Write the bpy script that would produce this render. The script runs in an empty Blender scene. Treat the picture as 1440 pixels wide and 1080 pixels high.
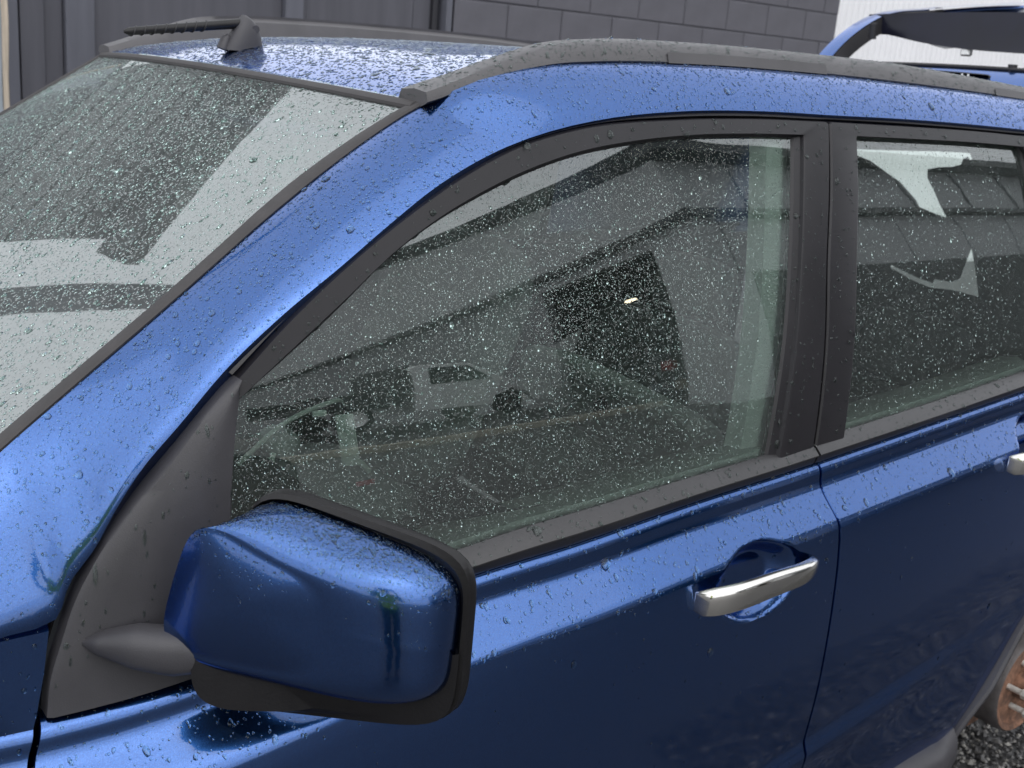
import bpy, bmesh, math, random
import numpy as np
from mathutils import Vector, Matrix
from mathutils.geometry import tessellate_polygon

rng = np.random.default_rng(7)
random.seed(7)
scn = bpy.context.scene
COL = scn.collection

# ------------------------------------------------------------------ camera
cam_d = bpy.data.cameras.new('camera')
cam = bpy.data.objects.new('camera', cam_d)
COL.objects.link(cam)
yaw, pit, rol = math.radians(38.39), math.radians(16.15), math.radians(5.04)
fwd = Vector((math.sin(yaw) * math.cos(pit), math.cos(yaw) * math.cos(pit), -math.sin(pit)))
rgt = Vector((math.cos(yaw), -math.sin(yaw), 0))
up = rgt.cross(fwd)
cr = rgt * math.cos(rol) + up * math.sin(rol)
cu = up * math.cos(rol) - rgt * math.sin(rol)
M = Matrix((cr, cu, -fwd)).transposed().to_4x4()
M.translation = Vector((.12, -1.833, 1.604))
cam.matrix_world = M
cam_d.sensor_width = 36
cam_d.lens = 1590 / 1440 * 36
cam_d.clip_start = .02
cam_d.clip_end = 3000
cam_d.dof.use_dof = True
cam_d.dof.focus_distance = 1.35
cam_d.dof.aperture_fstop = 11
scn.camera = cam

# ------------------------------------------------------------------ sky and sun
SUN_EL, SUN_AZ = math.radians(52), math.radians(200)      # azimuth from +y towards +x
world = bpy.data.worlds.new('World')
scn.world = world
world.use_nodes = True
wn = world.node_tree.nodes
wl = world.node_tree.links
wn.clear()
sky = wn.new('ShaderNodeTexSky')
sky.sky_type = 'NISHITA'
sky.sun_disc = False
sky.sun_elevation = SUN_EL
sky.sun_rotation = SUN_AZ
sky.air_density = 1.0
sky.dust_density = 6.0
sky.ozone_density = 1.0
hs = wn.new('ShaderNodeHueSaturation')
hs.inputs['Saturation'].default_value = .18
bg = wn.new('ShaderNodeBackground')
bg.inputs['Strength'].default_value = .15
wo = wn.new('ShaderNodeOutputWorld')
ov = wn.new('ShaderNodeMix')                 # thick even cloud over the clear-sky gradient
ov.data_type = 'RGBA'
ov.inputs['Factor'].default_value = .8
ov.inputs['B'].default_value = (8.6, 8.9, 9.4, 1)
wl.new(sky.outputs[0], hs.inputs['Color'])
wl.new(hs.outputs[0], ov.inputs['A'])
wl.new(ov.outputs['Result'], bg.inputs[0])
wl.new(bg.outputs[0], wo.inputs[0])
sun_d = bpy.data.lights.new('sun', 'SUN')
sun_d.energy = .6
sun_d.angle = math.radians(80)
sun_d.color = (1, .97, .93)
sun = bpy.data.objects.new('sun', sun_d)
COL.objects.link(sun)
sd = Vector((math.sin(SUN_AZ) * math.cos(SUN_EL), math.cos(SUN_AZ) * math.cos(SUN_EL), math.sin(SUN_EL)))
sun.rotation_euler = sd.to_track_quat('Z', 'Y').to_euler()
sun.location = sd * 30

scn.view_settings.view_transform = 'Standard'
scn.view_settings.look = 'None'
scn.view_settings.exposure = .3
scn.view_settings.gamma = 1
scn.render.engine = 'CYCLES'
cy = scn.cycles
cy.max_bounces = 10
cy.transmission_bounces = 8
cy.transparent_max_bounces = 16
cy.glossy_bounces = 4
cy.diffuse_bounces = 2
cy.caustics_refractive = True
cy.caustics_reflective = True
cy.sample_clamp_indirect = 6
cy.use_denoising = True
try:
    cy.denoiser = 'OPENIMAGEDENOISE'
    cy.denoising_input_passes = 'RGB_ALBEDO_NORMAL'
except Exception:
    pass


# ------------------------------------------------------------------ node helpers
def new_mat(name):
    m = bpy.data.materials.new(name)
    m.use_nodes = True
    m.node_tree.nodes.clear()
    return m, m.node_tree.nodes, m.node_tree.links


def N(nodes, typ, **kw):
    n = nodes.new(typ)
    for k, v in kw.items():
        if k in n.inputs:
            n.inputs[k].default_value = v
        else:
            setattr(n, k, v)
    return n


def ramp(nodes, stops):
    r = nodes.new('ShaderNodeValToRGB')
    el = r.color_ramp.elements
    while len(el) < len(stops):
        el.new(.5)
    for e, (p, c) in zip(el, stops):
        e.position = p
        e.color = (*c, 1) if len(c) == 3 else c
    return r


def surf(name, color, rough=.5, metal=0., var=.12, vscale=6., bump=0., bscale=200., coat=0., spec=.5,
         coat_rough=.05, stretch=None, grime=None):
    """Principled surface with noise in colour, roughness and relief."""
    m, nd, ln = new_mat(name)
    out = N(nd, 'ShaderNodeOutputMaterial')
    b = N(nd, 'ShaderNodeBsdfPrincipled')
    b.inputs['Metallic'].default_value = metal
    b.inputs['Coat Weight'].default_value = coat
    b.inputs['Coat Roughness'].default_value = coat_rough
    b.inputs['Specular IOR Level'].default_value = spec
    tc = N(nd, 'ShaderNodeTexCoord')
    mp = N(nd, 'ShaderNodeMapping')
    if stretch:
        mp.inputs['Scale'].default_value = stretch
    ln.new(tc.outputs['Object'], mp.inputs[0])
    n1 = N(nd, 'ShaderNodeTexNoise', Scale=vscale, Detail=6., Roughness=.6)
    ln.new(mp.outputs[0], n1.inputs['Vector'])
    lo = tuple(c * (1 - var) for c in color)
    hi = tuple(min(1, c * (1 + var)) for c in color)
    r = ramp(nd, [(.3, lo), (.7, hi)])
    ln.new(n1.outputs['Fac'], r.inputs[0])
    col_out = r.outputs[0]
    if grime:
        gcol, gscale, gpos = grime
        n3 = N(nd, 'ShaderNodeTexNoise', Scale=gscale, Detail=8., Roughness=.7)
        ln.new(mp.outputs[0], n3.inputs['Vector'])
        r3 = ramp(nd, [(gpos, (0, 0, 0)), (min(1, gpos + .15), (1, 1, 1))])
        ln.new(n3.outputs['Fac'], r3.inputs[0])
        mx = N(nd, 'ShaderNodeMix', data_type='RGBA')
        ln.new(r3.outputs[0], mx.inputs['Factor'])
        ln.new(col_out, mx.inputs['A'])
        mx.inputs['B'].default_value = (*gcol, 1)
        col_out = mx.outputs['Result']
    ln.new(col_out, b.inputs['Base Color'])
    mr = N(nd, 'ShaderNodeMapRange')
    mr.inputs['To Min'].default_value = rough * .85
    mr.inputs['To Max'].default_value = min(1, rough * 1.15)
    ln.new(n1.outputs['Fac'], mr.inputs[0])
    ln.new(mr.outputs[0], b.inputs['Roughness'])
    if bump:
        n2 = N(nd, 'ShaderNodeTexNoise', Scale=bscale, Detail=3.)
        ln.new(mp.outputs[0], n2.inputs['Vector'])
        bp = N(nd, 'ShaderNodeBump', Strength=bump, Distance=.002)
        ln.new(n2.outputs['Fac'], bp.inputs['Height'])
        ln.new(bp.outputs[0], b.inputs['Normal'])
    ln.new(b.outputs[0], out.inputs[0])
    return m


def paint_mat():
    m, nd, ln = new_mat('blue_metallic_paint')
    out = N(nd, 'ShaderNodeOutputMaterial')
    b = N(nd, 'ShaderNodeBsdfPrincipled')
    tc = N(nd, 'ShaderNodeTexCoord')
    vo = N(nd, 'ShaderNodeTexVoronoi', Scale=2600.)
    ln.new(tc.outputs['Object'], vo.inputs['Vector'])
    sep = N(nd, 'ShaderNodeSeparateColor')
    ln.new(vo.outputs['Color'], sep.inputs[0])
    r = ramp(nd, [(0, (.012, .054, .195)), (.6, (.021, .083, .275)), (1, (.044, .136, .39))])
    ln.new(sep.outputs[0], r.inputs[0])
    ln.new(r.outputs[0], b.inputs['Base Color'])
    b.inputs['Metallic'].default_value = 1.
    b.inputs['Roughness'].default_value = .205
    b.inputs['Specular Tint'].default_value = (.5, .62, 1, 1)
    b.inputs['Coat Weight'].default_value = 1.
    b.inputs['Coat IOR'].default_value = 1.55
    n2 = N(nd, 'ShaderNodeTexNoise', Scale=14., Detail=6., Roughness=.7)
    ln.new(tc.outputs['Object'], n2.inputs['Vector'])
    mr = N(nd, 'ShaderNodeMapRange')
    mr.inputs['From Min'].default_value = .4
    mr.inputs['From Max'].default_value = .75
    mr.inputs['To Min'].default_value = .015
    mr.inputs['To Max'].default_value = .07
    ln.new(n2.outputs['Fac'], mr.inputs[0])
    ln.new(mr.outputs[0], b.inputs['Coat Roughness'])
    # orange peel in the lacquer and a mist of very fine drops
    n3 = N(nd, 'ShaderNodeTexNoise', Scale=420., Detail=1.)
    ln.new(tc.outputs['Object'], n3.inputs['Vector'])
    bp = N(nd, 'ShaderNodeBump', Strength=.035, Distance=.001)
    ln.new(n3.outputs['Fac'], bp.inputs['Height'])
    ln.new(bp.outputs[0], b.inputs['Coat Normal'])
    ln.new(b.outputs[0], out.inputs[0])
    return m


def glass_mat(name, tint, ior, band=None, film=0., filmcol=(.8, .85, .85), mist=None):
    """Flat glass: tinted see-through plus a Fresnel mirror layer; film = thin dirty water film."""
    m, nd, ln = new_mat(name)
    out = N(nd, 'ShaderNodeOutputMaterial')
    tr = N(nd, 'ShaderNodeBsdfTransparent')
    tr.inputs[0].default_value = (*tint, 1)
    gl = N(nd, 'ShaderNodeBsdfGlossy', Roughness=.0)
    gl.inputs['Color'].default_value = (.96, 1, .99, 1)
    fr = N(nd, 'ShaderNodeFresnel', IOR=ior)
    tc = N(nd, 'ShaderNodeTexCoord')
    if band:
        sp = N(nd, 'ShaderNodeSeparateXYZ')
        ln.new(tc.outputs['Object'], sp.inputs[0])
        mr = N(nd, 'ShaderNodeMapRange')
        mr.inputs['From Min'].default_value = band[0]
        mr.inputs['From Max'].default_value = band[1]
        ln.new(sp.outputs['Z'], mr.inputs[0])
        mx = N(nd, 'ShaderNodeMix', data_type='RGBA')
        ln.new(mr.outputs[0], mx.inputs['Factor'])
        mx.inputs['A'].default_value = (*tint, 1)
        mx.inputs['B'].default_value = (*band[2], 1)
        ln.new(mx.outputs['Result'], tr.inputs[0])
    n3 = N(nd, 'ShaderNodeTexNoise', Scale=9., Detail=2.)
    ln.new(tc.outputs['Object'], n3.inputs['Vector'])
    bp = N(nd, 'ShaderNodeBump', Strength=.012, Distance=.01)
    ln.new(n3.outputs['Fac'], bp.inputs['Height'])
    last_n = bp.outputs[0]
    if mist:                                   # relief of the finest drops, too small to model one by one
        wob = N(nd, 'ShaderNodeTexNoise', Scale=mist[0] * .3, Detail=2.)
        ln.new(tc.outputs['Object'], wob.inputs['Vector'])
        vm = N(nd, 'ShaderNodeVectorMath', operation='SCALE')
        vm.inputs['Scale'].default_value = .9 / mist[0]
        ln.new(wob.outputs['Color'], vm.inputs[0])
        va = N(nd, 'ShaderNodeVectorMath', operation='ADD')
        ln.new(tc.outputs['Object'], va.inputs[0])
        ln.new(vm.outputs[0], va.inputs[1])
        vo = N(nd, 'ShaderNodeTexVoronoi', Scale=mist[0])
        ln.new(va.outputs[0], vo.inputs['Vector'])
        sepc = N(nd, 'ShaderNodeSeparateColor')
        ln.new(vo.outputs['Color'], sepc.inputs[0])
        rad = N(nd, 'ShaderNodeMapRange')           # each cell its own drop radius, many cells dry
        rad.inputs['From Min'].default_value = mist[2]
        rad.inputs['To Min'].default_value = 0.
        rad.inputs['To Max'].default_value = .55
        ln.new(sepc.outputs[0], rad.inputs[0])
        sub = N(nd, 'ShaderNodeMath', operation='SUBTRACT', use_clamp=True)
        ln.new(rad.outputs[0], sub.inputs[0])
        ln.new(vo.outputs['Distance'], sub.inputs[1])
        pw = N(nd, 'ShaderNodeMath', operation='POWER')
        pw.inputs[1].default_value = .6
        ln.new(sub.outputs[0], pw.inputs[0])
        b2 = N(nd, 'ShaderNodeBump', Strength=mist[1], Distance=.8 / mist[0])
        ln.new(pw.outputs[0], b2.inputs['Height'])
        ln.new(last_n, b2.inputs['Normal'])
        last_n = b2.outputs[0]
    ln.new(last_n, gl.inputs['Normal'])
    mix = N(nd, 'ShaderNodeMixShader')
    ln.new(fr.outputs[0], mix.inputs[0])
    ln.new(tr.outputs[0], mix.inputs[1])
    ln.new(gl.outputs[0], mix.inputs[2])
    last = mix.outputs[0]
    if film:
        tl = N(nd, 'ShaderNodeBsdfDiffuse', Roughness=1.)
        tl.inputs[0].default_value = (*filmcol, 1)
        n4 = N(nd, 'ShaderNodeTexNoise', Scale=5., Detail=8., Roughness=.75)
        ln.new(tc.outputs['Object'], n4.inputs['Vector'])
        mr4 = N(nd, 'ShaderNodeMapRange')
        mr4.inputs['From Min'].default_value = .25
        mr4.inputs['From Max'].default_value = .75
        mr4.inputs['To Min'].default_value = film * .6
        mr4.inputs['To Max'].default_value = film * 1.4
        ln.new(n4.outputs['Fac'], mr4.inputs[0])
        m2 = N(nd, 'ShaderNodeMixShader')
        ln.new(mr4.outputs[0], m2.inputs[0])
        ln.new(last, m2.inputs[1])
        ln.new(tl.outputs[0], m2.inputs[2])
        last = m2.outputs[0]
    ln.new(last, out.inputs[0])
    return m


def water_mat():
    m, nd, ln = new_mat('rain_water')
    out = N(nd, 'ShaderNodeOutputMaterial')
    g = N(nd, 'ShaderNodeBsdfGlass', IOR=1.333, Roughness=0.)
    g.inputs['Color'].default_value = (.90, .96, .94, 1)
    ln.new(g.outputs[0], out.inputs[0])
    return m


def block_mat():
    return surf('dark_grey_block_paint', (.108, .106, .124), .72, var=.25, vscale=1.7, bump=.5, bscale=90.)


MAT = dict(
    paint=paint_mat(),
    water=water_mat(),
    frame=surf('satin_black_trim', (.012, .011, .0135), .42, var=.2, vscale=9., bump=.05, bscale=500., coat=.0, spec=.42),
    rubber=surf('black_rubber', (.014, .013, .015), .5, var=.2, vscale=12., bump=.1, bscale=300.),
    rubber_grey=surf('weathered_rubber', (.032, .029, .030), .62, var=.25, vscale=30., bump=.2, bscale=200.),
    belt=surf('belt_moulding_plastic', (.022, .021, .023), .33, var=.2, vscale=15., bump=.1, bscale=220., spec=.6),
    grey=surf('textured_grey_plastic', (.046, .0445, .050), .5, var=.22, vscale=7., bump=.14, bscale=620., spec=.45),
    rail=surf('rail_grey_plastic', (.062, .059, .063), .44, var=.2, vscale=8., bump=.12, bscale=520., spec=.5),
    black=surf('mirror_black_plastic', (.009, .0085, .0095), .42, var=.3, vscale=10., bump=.15, bscale=300., spec=.35),
    pressing=surf('dark_navy_inner_panel', (.004, .0045, .014), .3, var=.4, vscale=7., spec=.4),
    dark=surf('cavity_black', (.006, .006, .007), .8, var=.2),
    chrome=surf('satin_chrome', (.72, .70, .66), .13, metal=1., var=.05, vscale=30., bump=.03, bscale=300.),
    glass=glass_mat('side_glass', (.75, .86, .80), 2.4, film=.010, filmcol=(.7, .85, .78), mist=(620., .55, .45)),
    wglass=glass_mat('windscreen_glass', (.70, .82, .78), 3.2, band=(1.455, 1.485, (.36, .44, .56)), film=.06, filmcol=(.80, .86, .86), mist=(300., .6, .15)),
    dash=surf('dashboard_plastic', (.085, .09, .09), .6, var=.2, bump=.2, bscale=300.),
    trim=surf('pale_interior_trim', (.66, .72, .68), .7, var=.08, bump=.1, bscale=300.),
    liner=surf('headliner_fabric', (.62, .62, .60), .9, var=.05, bump=.3, bscale=600.),
    seat=surf('grey_seat_fabric', (.34, .37, .36), .9, var=.15, bump=.5, bscale=500.),
    carpet=surf('dark_carpet', (.05, .05, .052), .95, var=.3, bump=.5, bscale=200.),
    paleseat=surf('pale_vinyl', (.88, .93, .90), .6, var=.06),
    film=surf('dark_mask_sheet', (.10, .105, .11), .5, var=.2),  # for the added sheet that masks the rear opening
    white=surf('white_connector_plastic', (.62, .70, .64), .5, var=.1),
    red=surf('red_tape', (.5, .04, .04), .5, var=.1),
    rust=surf('rusty_steel', (.21, .11, .07), .8, var=.5, vscale=60., bump=.6, bscale=220., grime=((.10, .06, .045), 25., .5)),
    castiron=surf('grey_cast_iron', (.11, .10, .10), .6, metal=.3, var=.3, vscale=30., bump=.3, bscale=200., grime=((.26, .12, .06), 14., .62)),
    zinc=surf('bright_zinc_plating', (.66, .66, .63), .35, metal=.35, var=.2, vscale=80.),
    steel=surf('bright_steel', (.75, .75, .74), .25, metal=1., var=.15, vscale=80.),
    block=block_mat(),
    mortar=surf('dark_grey_joint_paint', (.068, .067, .08), .8, var=.15, bump=.4, bscale=120.),
    board=surf('dark_grey_board_paint', (.080, .080, .096), .62, var=.14, vscale=2.5, bump=.25, bscale=60., stretch=(6, 6, .5)),
    batten=surf('slate_grey_batten_paint', (.104, .107, .13), .6, var=.14, vscale=3., bump=.25, bscale=60., stretch=(6, 6, .5)),
    whitewall=surf('white_corrugated_steel', (.80, .80, .82), .45, var=.03, vscale=1.5),
    weather=surf('grey_weatherboard_paint', (.15, .155, .16), .6, var=.1, vscale=2.),
    fascia=surf('dark_fascia_paint', (.03, .03, .036), .5, var=.1),
    wood=surf('weathered_pale_timber', (.27, .30, .33), .8, var=.45, vscale=5., bump=.6, bscale=40., stretch=(5, 5, .35)),
    wood_cut=surf('cream_timber_edge', (.46, .39, .31), .8, var=.35, vscale=6., bump=.4, bscale=40., stretch=(5, 5, .5)),
    gravel=surf('loose_gravel', (.085, .083, .082), .6, var=.55, vscale=45., bump=1., bscale=140.),
    yard=surf('dark_wet_seal', (.045, .044, .045), .5, var=.4, vscale=30., bump=1., bscale=120.),
    greywall=surf('light_grey_cladding', (.50, .51, .52), .6, var=.06, vscale=1.2),
    midgrey=surf('mid_grey_cladding', (.27, .275, .285), .6, var=.08, vscale=1.2),
    greydark=surf('dark_grey_plinth', (.085, .088, .092), .7, var=.1, vscale=1.5),
    gutter=surf('charcoal_gutter', (.02, .022, .024), .45, var=.1),
    roofm=surf('grey_roof_sheet', (.22, .23, .24), .5, var=.08),
    kerb=surf('concrete_kerb', (.40, .36, .29), .8, var=.15, vscale=5.),
    utepaint=surf('white_ute_paint', (.88, .88, .88), .3, var=.03, coat=1.),
    tyre=surf('tyre_rubber', (.012, .012, .012), .8, var=.2),
    uteglass=surf('dark_vehicle_glass', (.01, .012, .014), .08, var=.1),
)


def stones_mat():
    m, nd, ln = new_mat('wet_gravel_stones')
    out = N(nd, 'ShaderNodeOutputMaterial')
    b = N(nd, 'ShaderNodeBsdfPrincipled')
    at = N(nd, 'ShaderNodeAttribute', attribute_name='tone')
    r = ramp(nd, [(0, (.022, .021, .022)), (.5, (.06, .058, .058)), (.8, (.12, .115, .11)), (.95, (.25, .24, .22)), (1, (.48, .46, .43))])
    ln.new(at.outputs['Fac'], r.inputs[0])
    ln.new(r.outputs[0], b.inputs['Base Color'])
    b.inputs['Roughness'].default_value = .38
    ln.new(b.outputs[0], out.inputs[0])
    return m


MAT['stones'] = stones_mat()


# ------------------------------------------------------------------ mesh helpers
def mk(name, verts, faces, mat, parent=None, smooth=True, sharp=38, kind=None):
    me = bpy.data.meshes.new(name)
    me.from_pydata([tuple(v) for v in verts], [], [tuple(int(i) for i in f) for f in faces])
    me.validate()
    me.materials.append(MAT[mat] if isinstance(mat, str) else mat)
    if smooth:
        me.polygons.foreach_set('use_smooth', [True] * len(me.polygons))
        me.update()
        me.set_sharp_from_angle(angle=math.radians(sharp))
    me.update()
    o = bpy.data.objects.new(name, me)
    COL.objects.link(o)
    if parent:
        o.parent = parent
    if kind:
        o['kind'] = kind
    return o


def tag(o, label=None, cat=None, group=None, kind=None):
    if label:
        o['label'] = label
    if cat:
        o['category'] = cat
    if group:
        o['group'] = group
    if kind:
        o['kind'] = kind
    return o


def empty(name, loc=(0, 0, 0)):
    o = bpy.data.objects.new(name, None)
    o.empty_display_size = .2
    o.location = loc
    COL.objects.link(o)
    return o


def gfaces(nu, nv, cu=False, cv=False, flip=False):
    F = []
    for i in range(nu if cu else nu - 1):
        for j in range(nv if cv else nv - 1):
            a, b = i * nv + j, i * nv + (j + 1) % nv
            c, d = ((i + 1) % nu) * nv + (j + 1) % nv, ((i + 1) % nu) * nv + j
            F.append((a, d, c, b) if flip else (a, b, c, d))
    return F


def grid(name, V, mat, parent=None, cu=False, cv=False, flip=False, caps=False, **kw):
    V = np.asarray(V, float)
    nu, nv = V.shape[:2]
    F = gfaces(nu, nv, cu, cv, flip)
    if caps:
        F.append(tuple(range(nv)))
        F.append(tuple(range((nu - 1) * nv, nu * nv))[::-1])
    return mk(name, V.reshape(-1, 3), F, mat, parent, **kw)


def both(o):
    """mirrored twin on the far side of the car, with the same mesh"""
    c = o.copy()
    c.scale = (1, -1, 1)
    COL.objects.link(c)
    return c


def herm(ts, ps, t):
    """smooth Hermite interpolation (monotone-limited tangents)"""
    ts = np.asarray(ts, float)
    ps = np.asarray(ps, float)
    if ps.ndim == 1:
        ps = ps[:, None]
        one = True
    else:
        one = False
    t = np.atleast_1d(np.asarray(t, float))
    h = np.diff(ts)[:, None]
    dl = np.diff(ps, axis=0) / h
    m = np.zeros_like(ps)
    m[0], m[-1] = dl[0], dl[-1]
    for i in range(1, len(ts) - 1):
        w0, w1 = h[i], h[i - 1]
        m[i] = (dl[i - 1] * w0 + dl[i] * w1) / (w0 + w1)
    i = np.clip(np.searchsorted(ts, t) - 1, 0, len(ts) - 2)
    hh = h[i]
    s = (t - ts[i])[:, None] / hh
    s2, s3 = s * s, s * s * s
    r = (2 * s3 - 3 * s2 + 1) * ps[i] + (s3 - 2 * s2 + s) * hh * m[i] + (-2 * s3 + 3 * s2) * ps[i + 1] + (s3 - s2) * hh * m[i + 1]
    return r[:, 0] if one else r


def H1(xs, ys):
    return lambda x: herm(xs, ys, x) if np.ndim(x) else float(herm(xs, ys, [x])[0])


def chord(ps):
    ps = np.asarray(ps, float)
    return np.concatenate([[0], np.cumsum(np.linalg.norm(np.diff(ps, axis=0), axis=1))])


def spl(ps, n):
    c = chord(ps)
    return herm(c, ps, np.linspace(0, c[-1], n))


def smooth_curve(ps, it=2):
    ps = np.asarray(ps, float).copy()
    for _ in range(it):
        q = ps.copy()
        q[1:-1] = .25 * ps[:-2] + .5 * ps[1:-1] + .25 * ps[2:]
        ps = q
    return ps


def tube(path, rad, n=10, sq=1., caps=True, upv=(0, 0, 1)):
    """grid of rings round a path; rad = scalar, per-point, or per-point pairs"""
    P = np.asarray(path, float)
    k = len(P)
    T = np.gradient(P, axis=0)
    T /= np.linalg.norm(T, axis=1)[:, None]
    rad = np.asarray(rad, float)
    if rad.ndim == 0:
        rad = np.full((k, 2), float(rad))
    elif rad.ndim == 1:
        rad = np.stack([rad, rad], 1)
    V = np.zeros((k, n, 3))
    a = np.linspace(0, 2 * np.pi, n, endpoint=False)
    upv = np.asarray(upv, float)
    for i in range(k):
        s = np.cross(T[i], upv)
        s /= max(1e-9, np.linalg.norm(s))
        u = np.cross(s, T[i])
        ca, sa = np.cos(a), np.sin(a)
        ca = np.sign(ca) * np.abs(ca) ** sq
        sa = np.sign(sa) * np.abs(sa) ** sq
        V[i] = P[i] + rad[i, 0] * ca[:, None] * s + rad[i, 1] * sa[:, None] * u
    return V


def box_geo(x0, x1, y0, y1, z0, z1, c=.0):
    """box, with chamfered outline on every edge when c > 0 (24 verts)"""
    if not c:
        v = [(x, y, z) for x in (x0, x1) for y in (y0, y1) for z in (z0, z1)]
        f = [(0, 1, 3, 2), (4, 6, 7, 5), (0, 4, 5, 1), (2, 3, 7, 6), (0, 2, 6, 4), (1, 5, 7, 3)]
        return v, f
    bm = bmesh.new()
    v, f = box_geo(x0, x1, y0, y1, z0, z1)
    bv = [bm.verts.new(p) for p in v]
    for q in f:
        bm.faces.new([bv[i] for i in q])
    bmesh.ops.bevel(bm, geom=list(bm.edges), offset=c, segments=1, affect='EDGES', profile=.5)
    bm.verts.index_update()
    r = [tuple(q.co) for q in bm.verts], [tuple(w.index for w in q.verts) for q in bm.faces]
    bm.free()
    return r


def box(name, x0, x1, y0, y1, z0, z1, mat, parent=None, c=.0, **kw):
    v, f = box_geo(x0, x1, y0, y1, z0, z1, c)
    return mk(name, v, f, mat, parent, smooth=False, **kw)


def orient(o, ref=None):
    """turn the faces of an open panel outwards (away from the car's middle, or from ref)"""
    me = o.data
    t = 0.
    for p in me.polygons:
        c = p.center
        r = Vector(ref) if ref is not None else Vector((c.x + .25 if c.x < 1 else c.x, 0, .8))
        t += p.area * p.normal.dot(c - r)
    if t < 0:
        me.flip_normals()
    me.update()
    return o


# ------------------------------------------------------------------ rain drops
def drops(src, n, size, parent, weight=None, closed=False, lift=.0002, stretch=1.3, height=.45, flat=None, seg=7, big=.03, bigsize=2.2,
          mat='water'):
    """n small water domes scattered over src's own mesh, joined into one part"""
    me = src.data
    me.calc_loop_triangles()
    vs = np.empty(len(me.vertices) * 3)
    me.vertices.foreach_get('co', vs)
    vs = vs.reshape(-1, 3)
    tr = np.empty(len(me.loop_triangles) * 3, int)
    me.loop_triangles.foreach_get('vertices', tr)
    tr = tr.reshape(-1, 3)
    vn = np.empty(len(me.vertices) * 3)
    me.vertices.foreach_get('normal', vn)
    vn = vn.reshape(-1, 3)
    A, B, C_ = vs[tr[:, 0]], vs[tr[:, 1]], vs[tr[:, 2]]
    ar = np.linalg.norm(np.cross(B - A, C_ - A), axis=1) / 2
    cen = (A + B + C_) / 3
    nrm = vn[tr].mean(1)
    nrm /= np.maximum(1e-9, np.linalg.norm(nrm, axis=1))[:, None]
    w = ar.copy()
    if weight is not None:
        w = w * np.clip(weight(cen, nrm), 0, None)
    w /= w.sum()
    idx = rng.choice(len(tr), n, p=w)
    r1, r2 = np.sqrt(rng.random(n)), rng.random(n)
    P = A[idx] * (1 - r1)[:, None] + B[idx] * (r1 * (1 - r2))[:, None] + C_[idx] * (r1 * r2)[:, None]
    Nn = vn[tr[idx, 0]] * (1 - r1)[:, None] + vn[tr[idx, 1]] * (r1 * (1 - r2))[:, None] + vn[tr[idx, 2]] * (r1 * r2)[:, None]
    Nn /= np.linalg.norm(Nn, axis=1)[:, None]
    g = np.array([0, 0, -1.]) - Nn * (-Nn[:, 2:3])
    g += rng.normal(0, .12, g.shape)
    g -= Nn * (g * Nn).sum(1)[:, None]
    g /= np.maximum(1e-6, np.linalg.norm(g, axis=1))[:, None]
    b = np.cross(Nn, g)
    rad = size * np.exp(rng.normal(0, .42, n))
    bigm = rng.random(n) < big
    rad[bigm] *= bigsize
    st = 1 + (stretch - 1) * rng.random(n) * np.clip(rad / size, .4, 2.5)
    a = np.linspace(0, 2 * np.pi, seg, endpoint=False)
    per = seg * 2 + 1
    V = np.zeros((n, per, 3))
    h = height * rad * rng.uniform(.75, 1.2, n)
    jit = 1 + rng.normal(0, .11, (n, seg))
    for k in range(seg):
        for ring, (rr, hh) in enumerate(((1., 0.), (.74, .68))):
            off = (b * (math.cos(a[k]) * rr * jit[:, k] * rad)[:, None] +
                   g * (math.sin(a[k]) * rr * jit[:, k] * rad * st)[:, None] + Nn * (h * hh + lift)[:, None])
            V[:, ring * seg + k] = P + off
    V[:, 2 * seg] = P + Nn * (h + lift)[:, None]
    F = []
    for k in range(seg):
        k2 = (k + 1) % seg
        F.append((k, k2, seg + k2))
        F.append((k, seg + k2, seg + k))
        F.append((seg + k, seg + k2, 2 * seg))
    if closed:
        for k in range(1, seg - 1):
            F.append((0, k + 1, k))
    # orientation: b x g should follow the normal
    F = np.array(F)
    s = np.einsum('ij,ij->i', np.cross(b, g), Nn).mean()
    if s < 0:
        F = F[:, ::-1]
    FF = (F[None] + (np.arange(n) * per)[:, None, None]).reshape(-1, 3)
    me2 = bpy.data.meshes.new('raindrops')
    me2.vertices.add(n * per)
    me2.vertices.foreach_set('co', V.reshape(-1))
    me2.loops.add(len(FF) * 3)
    me2.loops.foreach_set('vertex_index', FF.reshape(-1).astype(np.int32))
    me2.polygons.add(len(FF))
    me2.polygons.foreach_set('loop_start', np.arange(0, len(FF) * 3, 3, dtype=np.int32))
    me2.polygons.foreach_set('use_smooth', np.ones(len(FF), bool))
    me2.materials.append(MAT[mat])
    me2.update()
    o = bpy.data.objects.new('raindrops', me2)
    COL.objects.link(o)
    o.parent = parent
    o['kind'] = 'stuff'
    return o


# ==================================================================== GROUND
def ground_z(y):
    return 0. if y > -3.2 else .9 * min(1., (-3.2 - y) / 10.) ** 1.2


ys = [-400, -60, -30, -20] + list(np.linspace(-14, -3.2, 12)) + [-1, 2, 6, 20, 60, 400]
xs = [-400, -60, -20, -8, -3, 0, 3, 6, 9, 13, 20, 60, 400]
V = np.array([[(x, y, ground_z(y)) for y in ys] for x in xs])
ground = grid('ground', V, 'yard', flip=True)
tag(ground, 'dark wet gravel yard under and around the car', 'ground', kind='structure')

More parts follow.
